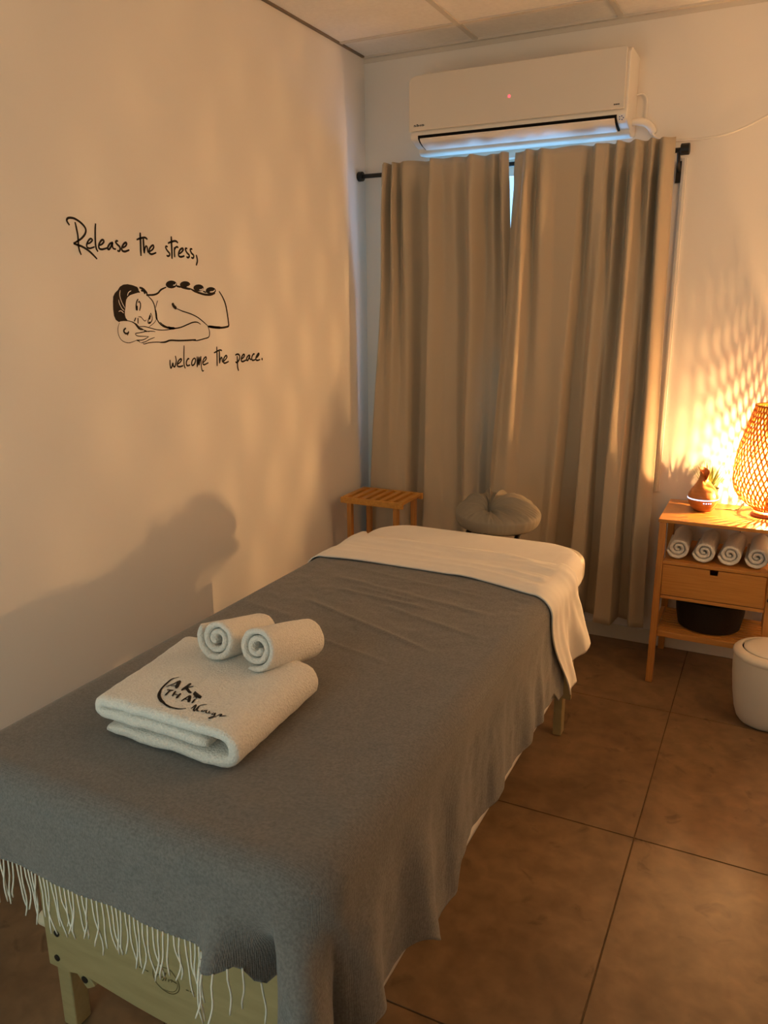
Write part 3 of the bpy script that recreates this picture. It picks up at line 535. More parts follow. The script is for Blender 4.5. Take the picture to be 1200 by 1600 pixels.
RIDGES = [(-0.62, 0.05, 0.05), (-0.40, 0.07, 0.05), (-0.22, 0.05, 0.05), (-0.085, 0.026, 0.42), (-0.015, 0.032, -0.50), (0.090, 0.055, 0.42), (0.195, 0.03, -0.10), (0.30, 0.04, 0.12), (0.42, 0.035, 0.00), (0.50, 0.05, 0.14),
          (0.70, 0.05, 0.04), (0.80, 0.03, -0.02), (0.93, 0.05, 0.05), (1.05, 0.06, 0.0), (1.18, 0.05, 0.04), (1.30, 0.03, 0.05),
          (-0.80, 0.07, 0.30), (-0.95, 0.06, 0.20), (-1.10, 0.06, 0.12), (-1.4, 0.1, 0.1)]
def blanket_flare(cx, cy, nx, ny, h):
    t, _ = perimeter(cx, cy, nx, ny)
    f = 0.02
    for c, w, a in RIDGES: f += a * math.exp(-((t - c) / w) ** 2)
    return f * sm(0.0, 0.12, h)
WR = [(0.62, -1.50, 1.22, -1.60, 0.010, 0.0035), (0.66, -1.60, 1.30, -1.72, 0.012, 0.0035), (0.76, -1.70, 1.12, -1.74, 0.007, 0.004), (0.80, -1.66, 1.05, -1.70, 0.006, 0.003), (0.72, -1.80, 1.20, -1.98, 0.006, 0.0045),
      (0.90, -2.02, 1.14, -2.08, 0.006, 0.003), (0.68, -1.52, 0.66, -1.68, 0.018, 0.003), (0.92, -1.88, 0.98, -1.96, 0.006, -0.0025), (0.60, -1.90, 0.80, -1.94, 0.010, 0.002), (0.85, -1.58, 1.18, -1.55, 0.008, 0.0025),
      (0.95, -1.76, 1.28, -1.86, 0.007, 0.003)]
def wrinkle(x, y):
    s = 0.0
    for x0, y0, x1, y1, w, a in WR:
        ex, ey = x1 - x0, y1 - y0; L = math.hypot(ex, ey); t = ((x - x0) * ex + (y - y0) * ey) / (L * L)
        d = abs((x - x0) * ey - (y - y0) * ex) / L + 0.006 * nz(t * 6, w * 900)
        s += a * math.exp(-(d / w) ** 2) * sm(-0.05, 0.2, t) * sm(1.05, 0.8, t)
    return 0.75 * s + 0.0016 * nz(x * 11, y * 15) + 0.0012 * nz(x * 30 + y * 8, y * 42) * sm(-2.2, -1.7, y)
U0, U1, V0, V1 = TX0 - 0.24, TX1 + 0.300, TY0 - 0.160, -1.36
def over_right(v):
    """how far the blanket hangs past its straight edge on the right, along its length"""
    return 0.060 * sm(-2.48, -2.38, v) * sm(-2.24, -2.27, v) + 0.006 * nz(v * 5, 2.0) + 0.05 * sm(-1.47, -1.40, v)
def blanket_pt(i, j, lift=0.010):
    v = V0 + (V1 - V0) * j; uw = U0 + (U1 - U0) * i
    v -= (0.075 * sm(TX1 - 0.135, TX1 - 0.115, uw) + 0.03 * sm(TX1 - 0.05, TX1 + 0.05, uw)) * sm(TY0 + 0.1, V0, v)
    if uw > TX1: uw = TX1 + (uw - TX1) * (1 + over_right(v) / (U1 - TX1))
    p, h, n = drape(uw, v, lift, blanket_flare)
    if h <= 0 and n.z: p.z += wrinkle(p.x, p.y)
    else:
        p += n * (0.005 * nz(uw * 9, v * 11, 4.0) + 0.0022 * nz(uw * 26, v * 30, 7.0)) * sm(0, 0.06, h)
        if abs(n.y) < 0.05 and n.x > 0:                         # fine upright creases on the long side
            p += n * 0.010 * max(0.0, nz(v * 16, 1.5 + h * 1.2)) * sm(0.02, 0.22, h)
    return p
bl = MB().grid(lambda i, j: blanket_pt(i, j), 210, 240).build('blanket', GREY, smooth=True, org=(0.955, -2.1, TZ + 0.01), solid=0.004)
tag(bl, 'grey woven wool blanket with a pale fringe spread over the massage table', 'blanket')
fr = MB(); NS = 128
for k in range(NS):
    i = (k + 0.5) / NS
    p = blanket_pt(i, 0.0015); q = blanket_pt(i, 0.012); dn = (p - q).normalized()
    L = random.uniform(0.070, 0.100); ph, am = random.uniform(0, 6.3), random.uniform(0.002, 0.006)
    tg = (blanket_pt(min(1, i + 0.004), 0.0015) - blanket_pt(max(0, i - 0.004), 0.0015)).normalized()
    lean = random.uniform(-0.012, 0.012); out = tg.cross(Vector((0, 0, 1))).normalized()
    pts = []
    for s in range(8):
        t = s / 7
        pts.append(p + dn * (L * 0.12 * min(1, t * 6)) + Vector((0, 0, -1)) * L * t + tg * (lean * t + am * math.sin(ph + t * 5.5) * t) + out * (0.004 * math.sin(ph * 2 + t * 4) * t + 0.003))
    fr.tube(pts, [0.0017] * 7 + [0.0013], 5)
tag(fr.build('fringe', FRINGE, bl, smooth=True), 'pale cream yarn fringe', kind='stuff')

# ---- white top sheet: hangs just below the blanket on the sides; its head end is turned back over the blanket
sh = thing('bed_sheet', 'white cotton top sheet folded back over the blanket at the head end', 'bed sheet', (0.955, -1.6, TZ))
def sheet_flare(cx, cy, nx, ny, h):
    t, zone = perimeter(cx, cy, nx, ny)
    return 0.004 * sm(0, 0.15, h)
def under_pt(i, j):
    v = -2.70 + 1.38 * j; u = TX0 - 0.25 + (TX1 + 0.342 - TX0 + 0.25) * i
    p, h, n = drape(u, v, 0.0055, sheet_flare)
    return p + n * (-0.006 * sm(0, 0.1, h))
MB().grid(under_pt, 90, 60).build('hanging_sheet', SHEET, sh, smooth=True, solid=0.002)
def fold_flare(cx, cy, nx, ny, h):
    return (0.01 + 0.05 * math.cos(cy * 21 + 0.6) + 0.03 * math.sin(cy * 47)) * sm(0.0, 0.2, h)
def fold_pt(i, j):
    u = TX0 - 0.22 + (TX1 + 0.375 - TX0 + 0.22) * i
    hem = -1.462 - 0.075 * sm(1.05, 1.40, u) - 0.02 * sm(0.8, 0.55, u); head = -1.175 - 0.06 * sm(1.10, 1.36, u)
    v = hem + (head - hem) * j
    lift = 0.018 + 0.002 * math.sin(j * 9)
    cut = 0.045 * sm(0.3, 0.75, j)                              # the far corner hangs less low
    uu = u if u < TX1 else TX1 + (u - TX1) * (1 - cut / 0.375)
    p, h, n = drape(uu, v, lift, fold_flare)
    if n.z:
        p.z += 0.0028 * nz(u * 5 + 3, v * 34) + 0.006 * max(0, nz(u * 10 - v * 14, v * 46 + u * 12)) * sm(0.85, 1.25, u) + 0.004 * math.exp(-((j - 0.42 - 0.05 * math.sin(u * 5)) / 0.05) ** 2) + 0.003 * math.exp(-((j - 0.22) / 0.04) ** 2)
        p.z -= 0.011 * sm(0.82, 1.0, j)
    else:
        p.y += 0.24 * sm(0, 0.40, h) * 0.95 + 0.03 * sm(0, 0.1, h) * j
        p += n * 0.004 * nz(u * 8, v * 30, 3.0)
    return p
MB().grid(fold_pt, 150, 46).build('turned_back_end', SHEET, sh, smooth=True, solid=0.004)

# ------------------------------------------------------------------ face cradle at the head of the table
fc = thing('face_cradle', 'padded ring headrest in a wrinkled sheer cover at the head of the massage table', 'headrest', (0.955, -0.775, 0.69))
CXX, CYY, CZZ = 0.957, -0.785, 0.768
FOLDS = [(0.2, 0.10, 0.010), (0.75, 0.16, 0.014), (1.15, 0.07, -0.010), (1.45, 0.10, 0.016), (1.95, 0.12, 0.020), (2.25, 0.06, -0.012), (2.7, 0.2, 0.008), (3.3, 0.08, 0.009), (3.8, 0.10, 0.008), (4.4, 0.09, 0.010), (4.9, 0.07, 0.009), (5.35, 0.08, 0.012), (5.8, 0.07, 0.011)]
def cradle(u, v):
    """padded ring under a gathered cover: v runs from the pinched hole over the top to the tucked underside"""
    a = 2 * PI * u; s = min(1.0, v / 0.74); e = max(0.0, (v - 0.74) / 0.26)
    rx, ry = 0.163 * math.cos(a), 0.132 * math.sin(a)
    px, py = -0.022 + (rx + 0.022) * s, -0.042 + (ry + 0.042) * s
    h = -0.010 + 0.058 * (0.30 + 0.70 * sm(-1.0, 0.25, math.sin(a))) * math.sin(PI * min(1, s ** 0.75)) ** 0.75 if s < 1 else -0.010
    f = 0.0
    for c, w, am in FOLDS:
        d = (a - c + PI) % (2 * PI) - PI + 0.12 * math.sin(s * 4 + c)
        f += am * math.exp(-(d / (w * (0.6 + 0.6 * s))) ** 2)
    f *= math.sin(PI * min(1, 0.06 + 0.94 * s)) ** 0.8
    f += 0.004 * nz(math.cos(a) * 3 + s * 2, math.sin(a) * 3, s * 4) + 0.0045 * abs(nz(math.cos(a) * 13 + 9, math.sin(a) * 13, s * 2)) + 0.006 * abs(nz(math.cos(a) * 7, math.sin(a) * 7, s * 1.5)) * (1 - s * 0.5) + 0.0030 * math.sin(a * 46 + 3 * math.sin(a * 5)) * sm(0.72, 1.0, s) * (1 - 0.5 * e)
    k = 1 - 0.16 * e * e
    zt = h - 0.045 * math.sin(e * PI / 2)
    q = 1 + f * 0.9 * sm(0.85, 1, s)
    return (CXX + px * k * q, CYY + py * k * q, CZZ + zt + f * (1 - sm(0.9, 1, s)) + 0.10 * py)
MB().grid(cradle, 300, 44, closed_u=True).build('gathered_cover', COVER, fc, smooth=True)
MB().lathe([(0.0, 0.0), (0.010, 0.0), (0.012, 0.004), (0.010, 0.008), (0.0, 0.009)], (CXX - 0.022, CYY - 0.042, CZZ - 0.0145), 16, caps=(False, False)).build('vent_hole', BLACK, fc)
MB().lathe([(0.0, 0.0), (0.13, 0.0), (0.135, 0.010), (0.125, 0.020), (0.0, 0.020)], (CXX, CYY + 0.01, 0.700), 32, caps=(False, False)).build('platform', BLACK, fc, smooth='auto')
for x in (0.86, 1.05): MB().tube([(x, -0.80, 0.700), (x, -0.875, 0.655), (x, -0.93, 0.590), (x, -0.997, 0.575)], 0.011, 10).build('support_arm', BLACK, fc, smooth=True)

# ------------------------------------------------------------------ folded towel with the printed logo
FT = (0.915, -2.434, TZ + 0.0140)
TH = 0.0800
def towel_warp(x, y, z):
    """local (across, depth, height) -> world: slight skew, sagging edges, terry lumps"""
    sk = 0.018 * (-y / 0.15)                                      # front edge pushed to the right
    w = 1.0 + 0.03 * (y / 0.15)
    k = z / TH
    zz = z + k * (0.0022 * nz(x * 22, y * 22) + 0.004 * nz(x * 8 + 4, y * 8) - 0.005 * sm(0.10, 0.17, abs(x)) ) + 0.0012 * nz(x * 60, y * 60, z * 60)
    return (FT[0] + x * w + sk * 0.7 + 0.0016 * nz(y * 50, z * 70, x * 9), FT[1] + y + 0.004 * nz(x * 14, z * 40) + 0.002 * nz(x * 70, z * 70, y * 60), FT[2] + zz)
W = 0.170
cl = []                                                          # centre line of the fold, (across, height, thickness)
def arc(cx, cz, r, a0, a1, n=9): return [(cx + r * math.cos(a0 + (a1 - a0) * k / n), cz + r * math.sin(a0 + (a1 - a0) * k / n)) for k in range(n + 1)]
cl += [(-W + 0.026 + k * (2 * W - 0.066) / 14, 0.0128 + 0.001 * math.sin(k)) for k in range(15)]
cl += arc(W - 0.040, 0.0405, 0.0277, -PI / 2, PI / 2)[1:]
cl += [(W - 0.040 - k * (2 * W - 0.060) / 16, 0.0682) for k in range(1, 17)]
cl += arc(-W + 0.020, 0.0556, 0.0126, PI / 2, 1.5 * PI, 7)[1:]
cl += [(-W + 0.020 + k * (2 * W - 0.090) / 13, 0.0430 - 0.0010 * k / 13) for k in range(1, 14)]
ft = MB(); n = len(cl); hw = 0.0117
prof = []
def side(sgn, sh):
    o = []
    for i in range(n):
        a, b = cl[max(i - 1, 0)], cl[min(i + 1, n - 1)]; L = math.hypot(b[0] - a[0], b[1] - a[1])
        e = min(1.0, 0.55 + 0.45 * min(i, n - 1 - i) / 1.5)
        o.append((cl[i][0] - (b[1] - a[1]) / L * hw * sh * e * sgn, cl[i][1] + (b[0] - a[0]) / L * hw * sh * e * sgn))
    return o
stations = [(-0.150, 0.10), (-0.1495, 0.42), (-0.1465, 0.78), (-0.141, 0.97)] + [(-0.132 + k * 0.264 / 26, 1.0) for k in range(27)] + [(0.141, 0.97), (0.1465, 0.78), (0.1495, 0.42), (0.150, 0.10)]
for y, shf in stations:
    ring = side(1, shf) + side(-1, shf)[::-1]
    ft.v += [towel_warp(x, y, z) for x, z in ring]
N2 = 2 * n
for s in range(len(stations) - 1):
    for i in range(N2): ft.f.append((s * N2 + i, s * N2 + (i + 1) % N2, (s + 1) * N2 + (i + 1) % N2, (s + 1) * N2 + i))
for s in (0, len(stations) - 1):
    for i in range(n - 1): ft.f.append((s * N2 + i, s * N2 + i + 1, s * N2 + N2 - 2 - i, s * N2 + N2 - 1 - i))
fto = ft.build('folded_towel', TERRY, smooth=True, org=FT)
tag(fto, 'folded white bath towel with a black printed logo lying on the grey blanket', 'towel')
def on_towel(a, b):
    x, y = a - FT[0], b - FT[1]
    for _ in range(3):
        p = towel_warp(x, y, 0.0800); x += a - p[0]; y += b - p[1]
    return (a, b, towel_warp(x, y, 0.0800)[2] + 0.0009)
m = MB(); strokes(m, TOWEL_LINES, on_towel, 0.4, 1.15); fills(m, TOWEL_FILLS, on_towel)
tag(m.build('printed_logo', INK, fto), 'black printed logo with lettering')

# ------------------------------------------------------------------ rolled towels (built lying along +y, resting on z = 0)
def roll_mesh(R, L, th, turns, seed, squash=0.95):
    m = MB(); K = int(turns * 34); pts = []
    for k in range(K + 1):
        a = k / 34 * 2 * PI; r = R - th / 2 - (th * 1.10) * k / 34
        r = max(r, 0.004); pts.append((r, a))
    def ring(f):
        o = []
        for sg in (1, -1):
            seq = pts if sg > 0 else pts[::-1]
            for r, a in seq:
                k = pts.index((r, a)); e = 0.6 + 0.4 * min(1, min(k, K - k) / 3)
                rr = r + sg * th * 0.47 * f * e
                o.append((rr, a))
        return o
    st = [(0.0, 0.15), (0.0008, 0.5), (0.0035, 0.85), (0.009, 1.0)] + [(0.009 + (L - 0.018) * q / 10, 1.0) for q in range(1, 10)] + [(L - 0.009, 1.0), (L - 0.0035, 0.85), (L - 0.0008, 0.5), (L, 0.15)]
    for y, f in st:
        for rr, a in ring(f):
            ww = 1 + 0.035 * nz(math.cos(a) * 2 + seed, math.sin(a) * 2, y * 12) + 0.015 * nz(math.cos(a) * 6, math.sin(a) * 6 + seed, y * 40)
            x = rr * math.cos(a + 2.2 + seed) * ww; z = rr * math.sin(a + 2.2 + seed) * squash * ww
            inner = 1 - min(1, rr / R)
            yy = y + (0.010 * inner if y < L / 2 else -0.010 * inner) + 0.003 * nz(a, rr * 60, seed)
            m.v.append((x, yy, R * squash + z))
    N = 2 * (K + 1)
    for s in range(len(st) - 1):
        for i in range(N): m.f.append((s * N + i, s * N + (i + 1) % N, (s + 1) * N + (i + 1) % N, (s + 1) * N + i))
    for s in (0, len(st) - 1):
        for i in range(K): m.f.append((s * N + i, s * N + i + 1, s * N + N - 2 - i, s * N + N - 1 - i))
    return m
def place_roll(src, a, b, R, label, group=None):
    """lay a rolled towel with its axis running from a to b"""
    t = (Vector(b) - Vector(a)).normalized(); u = t.cross(Vector((0, 0, 1))).normalized(); w = u.cross(t)
    mm = Matrix((u, t, w)).transposed().to_4x4(); mm.translation = Vector(a) - w * R * 0.95
    src.matrix_world = mm; return tag(src, label, 'towel', group)
ZT2 = FT[2] + TH
RR = 0.0520
r1 = roll_mesh(RR, 0.165, 0.0145, 2.3, 0.4).build('rolled_towel', TERRY, smooth=True)
place_roll(r1, (0.880, -2.370, ZT2 + 0.047), (0.886, -2.190, ZT2 + 0.004), RR, 'rolled white towel lying behind the other roll on the wall side', 'rolled towels on the folded towel')
r2 = roll_mesh(RR, 0.185, 0.0145, 2.3, 2.3).build('rolled_towel', TERRY, smooth=True)
place_roll(r2, (0.979, -2.372, ZT2 + 0.047), (0.993, -2.185, ZT2 + 0.002), RR, 'rolled white towel on the folded towel showing its whole side', 'rolled towels on the folded towel')

# ------------------------------------------------------------------ bamboo nightstand
NX0, NX1, NY0, NY1, NZ = 1.487, 1.928, -0.380, -0.016, 0.695
ns = thing('nightstand', 'bamboo nightstand with open towel shelf, notched drawer and slatted lower shelf', 'nightstand', (1.707, -0.2, 0))
MB().box(NX0, NX1, NY0, NY1, NZ - 0.014, NZ).build('top', BAMBOO, ns, bevel=0.002)
LT = 0.026
for x0 in (NX0 + 0.004, NX1 - 0.004 - LT):
    for yb, yt in ((-0.398, NY0 + 0.002), (-0.040, NY1 - 0.056)):
        v = [(x0 + i * LT, y + j * 0.034, z) for z, y in ((0.0, yb), (NZ - 0.0145, yt)) for i, j in ((0, 0), (1, 0), (1, 1), (0, 1))]
        lg = MB().add(v, [(3, 2, 1, 0), (4, 5, 6, 7), (0, 1, 5, 4), (1, 2, 6, 5), (2, 3, 7, 6), (3, 0, 4, 7)]).build('leg', BAMBOOV, ns, bevel=0.003)
        if yb < -0.3 and x0 > 1.8:
            MB().tube([(x0 + 0.013, -0.3915, 0.425), (x0 + 0.013, -0.3955, 0.425)], 0.0085, 16).build('screw_cap', BLACK, lg, smooth='auto')
    for z0, z1 in ((0.362, 0.384), (0.196, 0.222)):
        MB().box(x0 + 0.004, x0 + LT - 0.004, -0.3555, -0.0775, z0, z1).build('side_rail', BAMBOO, ns, bevel=0.002)
IX0, IX1 = NX0 + 0.0305, NX1 - 0.0305
MB().box(IX0, IX1, NY0 + 0.004, NY1 - 0.02, 0.511, 0.525).build('shelf_board', BAMBOO, ns, bevel=0.0015)
MB().box(IX0, IX1, NY0 + 0.004, NY1 - 0.02, 0.366, 0.380).build('bottom_board', BAMBOO, ns, bevel=0.0015)
MB().box(IX0, IX1, NY1 - 0.028, NY1 - 0.021, 0.3805, 0.5105).build('back_panel', BAMBOO, ns)
nc, nw, nd = (IX0 + IX1) / 2, 0.0155, 0.022
z1, z0 = 0.5085, 0.3830
nt_ = [(IX0 + 0.001, z0), (IX1 - 0.004, z0), (IX1 - 0.004, z1), (nc + nw, z1), (nc + nw - 0.002, z1 - nd), (nc - nw + 0.002, z1 - nd), (nc - nw, z1), (IX0 + 0.001, z1)]
dr = MB().prism(nt_, 'y', NY0 + 0.003, NY0 + 0.017).build('drawer', BAMBOO, ns, bevel=0.001)
MB().box(IX0 + 0.012, IX0 + 0.022, NY0 + 0.0175, -0.06, 0.39, 0.495).box(IX1 - 0.026, IX1 - 0.016, NY0 + 0.0175, -0.06, 0.39, 0.495).box(IX0 + 0.022, IX1 - 0.026, NY0 + 0.0175, -0.06, 0.385, 0.391).box(IX0 + 0.022, IX1 - 0.026, -0.07, -0.06, 0.391, 0.495).build('drawer_box', BAMBOO, dr)
MB().box(IX0 + 0.0, IX1 - 0.0, -0.372, -0.350, 0.198, 0.222).build('front_rail', BAMBOO, ns, bevel=0.002)
MB().box(IX0 + 0.0, IX1 - 0.0, -0.100, -0.080, 0.198, 0.222).build('rear_rail', BAMBOO, ns, bevel=0.002)
for k in range(9):
    y = -0.342 + k * 0.0262
    MB().box(IX0 - 0.002, IX1 + 0.002, y, y + 0.0175, 0.211, 0.221).build('shelf_slat', BAMBOO, ns, bevel=0.001)

# towels rolled on the open shelf: one prototype, copied
SR = 0.0475
proto = roll_mesh(SR, 0.24, 0.0145, 2.4, 1.2, 0.97).build('rolled_towel', TERRY, smooth=True)
labels = ['rolled white towel on the nightstand shelf, the one nearest the curtain', 'rolled white towel on the nightstand shelf, second from the curtain, left of the drawer notch',
          'rolled white towel on the nightstand shelf, third from the curtain, right of the drawer notch', 'rolled white towel on the nightstand shelf, farthest from the curtain under the glowing lamp']
for k in range(4):
    o = proto if k == 0 else proto.copy()
    if k: COL.objects.link(o)
    o.location = (IX0 + 0.0478 + k * 0.0948 + 0.002 * (k % 2), -0.352 + (0.006, -0.004, 0.0, 0.004)[k], 0.5255 + (0.0, 0, 0, 0)[k])
    o.rotation_euler = (0, (0.0, 2.1, 4.0, 1.0)[k] * 0, (0.02, -0.03, -0.06, -0.02)[k])
    tag(o, labels[k], 'towel', 'rolled towels on the nightstand shelf')

bk = MB().lathe([(0.0, 0.002), (0.112, 0.0), (0.120, 0.004), (0.131, 0.06), (0.136, 0.122), (0.132, 0.126), (0.128, 0.122), (0.116, 0.010), (0.0, 0.009)], (1.70, -0.216, 0.2225), 40, caps=(False, False))
tag(bk.build('basket', BASKET, smooth='auto', org=(1.70, -0.216, 0.2225)), 'dark brown round basket on the slatted lower shelf of the nightstand', 'basket')

# ------------------------------------------------------------------ aroma diffuser
DX, DY, DZ = 1.628, -0.172, NZ + 0.0006
df = thing('aroma_diffuser', 'drop-shaped wooden aroma diffuser with a glowing white ring on the nightstand', 'diffuser', (DX, DY, DZ))
MB().lathe([(0.0, 0.0), (0.026, 0.0), (0.030, 0.002), (0.040, 0.014), (0.0485, 0.030), (0.0530, 0.047), (0.0535, 0.051), (0.0, 0.051)], (DX, DY, DZ), 40, fn=lambda p, a, r, z: (DX + (p[0] - DX) * 1.12, DY + (p[1] - DY) * 1.12, p[2]), caps=(False, False)).build('base_bowl', WALNUT, df, smooth='auto')
MB().lathe([(0.0, 0.0512), (0.0538, 0.0512), (0.0542, 0.0535), (0.0538, 0.0560), (0.0, 0.0560)], (DX, DY, DZ), 40, fn=lambda p, a, r, z: (DX + (p[0] - DX) * 1.12, DY + (p[1] - DY) * 1.12, p[2]), caps=(False, False)).build('light_ring', emitter('ring light', (0.80, 0.82, 1.0), 1.6), df, smooth='auto')
def spout(p, a, r, z):
    k = sm(0.085, 0.17, z)
    # rim cut on a slant: high at the back, a dip facing the room
    front = 0.5 - 0.5 * math.cos(a - 0.5)
    dip = math.exp(-((((a - 5.25) + PI) % (2 * PI) - PI) / 0.55) ** 2)
    dz = k * (0.010 * math.cos(a - 2.6) - 0.030 * dip)
    lx = k * 0.004 * math.cos(a - 2.6)
    g = 1.12 - 0.05 * k
    return (DX + (p[0] - DX) * g + lx - k * 0.004, DY + (p[1] - DY) * g, p[2] + dz)
tp = [(0.0, 0.0562), (0.0530, 0.0562), (0.0525, 0.064), (0.0490, 0.075), (0.0425, 0.088), (0.0345, 0.101), (0.0270, 0.114), (0.0215, 0.127), (0.0190, 0.138), (0.0188, 0.148), (0.0200, 0.158), (0.0225, 0.168),
      (0.0205, 0.168), (0.0178, 0.156), (0.0165, 0.146), (0.0165, 0.136), (0.0180, 0.125), (0.0, 0.118)]
MB().lathe(tp, (DX, DY, DZ), 40, fn=spout, caps=(False, False)).build('top_shell', WALNUT, df, smooth='auto')
lm = emitter('button light', (0.55, 0.60, 1.0), 5.0)
for k, a in enumerate((4.86, 5.02, 5.18, 5.34)):
    r = 0.0575
    MB().lathe([(0.0, -0.001), (0.0024, -0.001), (0.0024, 0.0008), (0.0, 0.0011)], n=10, caps=(False, False), fn=lambda p, b, q, z: (DX + (r + z) * math.cos(a) - q * math.cos(b) * math.sin(a), DY + (r + z) * math.sin(a) + q * math.cos(b) * math.cos(a), DZ + 0.0415 + q * math.sin(b))).build('button', lm, df)
MB().tube(spline([(DX + 0.048, DY + 0.024, DZ + 0.006), (1.70, -0.128, NZ + 0.0025), (1.742, -0.120, NZ + 0.0025), (1.765, -0.095, NZ + 0.003), (1.772, -0.06, NZ + 0.012), (1.775, -0.030, NZ + 0.010), (1.776, -0.013, NZ + 0.004), (1.776, -0.007, NZ - 0.012), (1.776, -0.006, 0.45)], 6), 0.0016, 6).build('power_cord', BLACK, df, smooth=True)

# ------------------------------------------------------------------ grass plant behind the diffuser
PX, PY = 1.637, -0.062
pl = thing('potted_grass', 'potted artificial grass in a grey pot behind the aroma diffuser', 'potted plant', (PX, PY, NZ))
MB().lathe([(0.0, 0.0006), (0.034, 0.0006), (0.036, 0.003), (0.044, 0.070), (0.0445, 0.074), (0.041, 0.074), (0.040, 0.066), (0.0, 0.064)], (PX, PY, NZ), 28, caps=(False, False)).build('pot', POT, pl, smooth='auto')
MB().lathe([(0.0, 0.0645), (0.0395, 0.0650), (0.0, 0.0685)], (PX, PY, NZ), 20, caps=(False, False)).build('soil', SOIL, pl)
bd = MB()
for k in range(170):
    a = random.uniform(0, 2 * PI); q = random.uniform(0, 0.024); L = random.uniform(0.085, 0.150); ln = random.uniform(0.05, 0.78); w = random.uniform(0.0010, 0.0021)
    bx, by = PX + q * math.cos(a), PY + q * math.sin(a); a2 = a + random.uniform(-0.5, 0.5); cu = random.uniform(0.0, 0.5)
    kk = len(bd.v); S = 6
    for s in range(S + 1):
        t = s / S; d = L * (math.sin(ln) * t + cu * 0.4 * t * t * math.sin(ln + 0.2)); z = L * math.cos(ln) * t - 0.016 * cu * t * t
        x, y = min(bx + d * math.cos(a2), 1.712), max(min(by + d * math.sin(a2), -0.004), -0.108)
        wx, wy = -math.sin(a2) * w * (1 - t * 0.93), math.cos(a2) * w * (1 - t * 0.93)
        bd.v += [(x + wx, min(y + wy, -0.003), NZ + 0.062 + z), (x - wx, min(y - wy, -0.003), NZ + 0.062 + z)]
    for s in range(S): bd.f.append((kk + 2 * s, kk + 2 * s + 1, kk + 2 * s + 3, kk + 2 * s + 2))
tag(bd.build('blades', BLADE, pl, smooth=True), kind='stuff')
for a, L, ln in ((4.1, 0.105, 0.22), (5.6, 0.125, 0.30), (5.2, 0.11, 0.12), (0.3, 0.115, 0.35), (3.0, 0.10, 0.3)):
    m = MB(); S = 6
    for s in range(S + 1):
        t = s / S; d = L * math.sin(ln) * t * (1 + 0.3 * t); w = 0.0065 * math.sin(PI * min(1, 0.12 + 0.88 * t)) + 0.0004
        x, y, z = PX + 0.008 * math.cos(a) + d * math.cos(a), PY + 0.008 * math.sin(a) + d * math.sin(a), NZ + 0.062 + L * math.cos(ln) * t
        m.v += [(x - math.sin(a) * w, y + math.cos(a) * w, z), (x + 0.0015 * math.cos(a), y + 0.0015 * math.sin(a), z), (x + math.sin(a) * w, y - math.cos(a) * w, z)]
    for s in range(S): m.f += [(3 * s, 3 * s + 1, 3 * s + 4, 3 * s + 3), (3 * s + 1, 3 * s + 2, 3 * s + 5, 3 * s + 4)]
    tag(m.build('broad_leaf', LEAFD, pl, smooth=True), 'broad dark green leaf')

# ------------------------------------------------------------------ rattan table lamp (its own light lives here)
LX, LY, LZ = 1.870, -0.152, NZ + 0.0006
lamp = thing('rattan_lamp', 'glowing egg-shaped woven bamboo table lamp on the nightstand', 'table lamp', (LX, LY, LZ))
MB().lathe([(0.0, 0.0), (0.060, 0.0), (0.0625, 0.003), (0.060, 0.010), (0.050, 0.018), (0.030, 0.022), (0.012, 0.024), (0.0, 0.024)], (LX, LY, LZ), 36, caps=(False, False)).build('base', WALNUT, lamp, smooth='auto')
SP = [(0.0, 0.052), (0.03, 0.072), (0.075, 0.098), (0.13, 0.119), (0.19, 0.134), (0.27, 0.1410), (0.36, 0.1425), (0.46, 0.1400), (0.58, 0.1325), (0.70, 0.1210), (0.82, 0.1075), (0.92, 0.0955), (1.0, 0.0865)]
SZ0, SZ1 = 0.026, 0.437
def srad(t):
    for (a, ra), (b, rb) in zip(SP, SP[1:]):
        if t <= b: return ra + (rb - ra) * (t - a) / (b - a)
    return SP[-1][1]
NST, SEG = 46, 44
sd = MB()
for sgn in (1, -1):
    for i in range(NST):
        k = len(sd.v)
        for s in range(SEG + 1):
            t = s / SEG; a = 2 * PI * (i + (0.25 if sgn < 0 else 0)) / NST + sgn * 1.36 * t
            r = srad(t) + sgn * 0.0008 + 0.0009 * math.sin(t * 58 + i * PI) * sgn
            hw = 0.0030 * (0.75 + 0.35 * srad(t) / 0.14); th = 0.0006
            ux, uy = math.cos(a), math.sin(a); tx, ty = -uy, ux; z = SZ0 + (SZ1 - SZ0) * t
            for w, e in ((-hw, -th), (hw, -th), (hw, th), (-hw, th)):
                sd.v.append((LX + ux * (r + e) + tx * w, LY + uy * (r + e) + ty * w, LZ + z))
        for s in range(SEG):
            for j in range(4):
                a_, b_ = k + s * 4 + j, k + s * 4 + (j + 1) % 4; sd.f.append((a_, b_, b_ + 4, a_ + 4))
tag(sd.build('woven_shade', RATTAN, lamp), 'lattice of thin crossed bamboo strips', kind='stuff')
for z, r, nm in ((SZ1, 0.0865, 'top_rim'), (SZ0, 0.052, 'bottom_rim')):
    MB().tube([(LX + r * math.cos(2 * PI * k / 48), LY + r * math.sin(2 * PI * k / 48), LZ + z) for k in range(49)], 0.0036, 8, caps=False).build(nm, RATTAN, lamp, smooth=True)
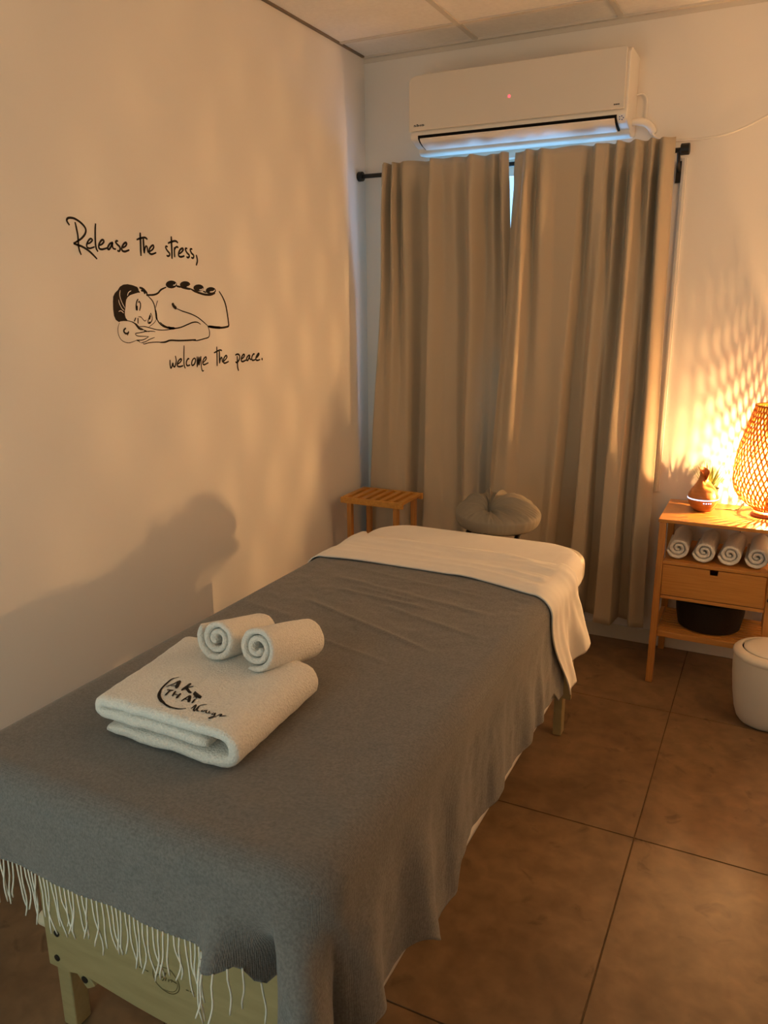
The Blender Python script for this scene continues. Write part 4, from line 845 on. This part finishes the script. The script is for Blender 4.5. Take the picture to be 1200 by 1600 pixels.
MB().tube([(LX, LY, LZ + 0.0242), (LX, LY, LZ + 0.075)], 0.0145, 16).build('socket', BLACK, lamp, smooth='auto')
WARM = (1.0, 0.52, 0.19)
MB().tube([(LX, LY, LZ + 0.108), (LX, LY, LZ + 0.168)], 0.0045, 12).build('filament', emitter('filament light', WARM, LAMP_W * 650), lamp, smooth='auto')
MB().lathe([(0.013, 0.0755), (0.016, 0.085), (0.025, 0.105), (0.0305, 0.128), (0.0300, 0.150), (0.022, 0.172), (0.008, 0.183), (0.0, 0.1845)], (LX, LY, LZ), 24, caps=(False, False)).build('bulb_glass', clear_glass('bulb glass', 0.05), lamp, smooth=True)

# ------------------------------------------------------------------ bin beside the nightstand
BX, BY = 1.942, -0.535
bn = thing('waste_bin', 'round off-white plastic bin with a domed swing lid in front of the nightstand', 'bin', (BX, BY, 0))
MB().lathe([(0.0, 0.0), (0.078, 0.0), (0.090, 0.004), (0.101, 0.018), (0.111, 0.050), (0.121, 0.11), (0.1285, 0.18), (0.1310, 0.225), (0.1305, 0.262), (0.1265, 0.262), (0.1245, 0.20), (0.100, 0.02), (0.0, 0.012)], (BX, BY, 0.0006), 48, caps=(False, False)).build('body', BINW, bn, smooth='auto')
rm = MB().lathe([(0.1325, 0.262), (0.1345, 0.268), (0.1335, 0.276), (0.126, 0.284), (0.110, 0.2905), (0.1045, 0.2900), (0.1045, 0.282), (0.120, 0.268), (0.1325, 0.262)], (BX, BY, 0.0008), 48, caps=(False, False)).build('lid_ring', BINW, bn, smooth='auto')
MB().lathe([(0.0985, 0.2825), (0.0985, 0.2905), (0.0965, 0.2925), (0.080, 0.2975), (0.055, 0.3025), (0.03, 0.3050), (0.0, 0.3060)], (BX, BY, 0.0008), 48, caps=(False, False)).build('swing_lid', BINW, bn, smooth='auto')
MB().lathe([(0.1045, 0.281), (0.1045, 0.2825), (0.0985, 0.2825), (0.09, 0.281)], (BX, BY, 0.0008), 48, caps=(False, False)).build('lid_gap', DARK, bn, smooth='auto')
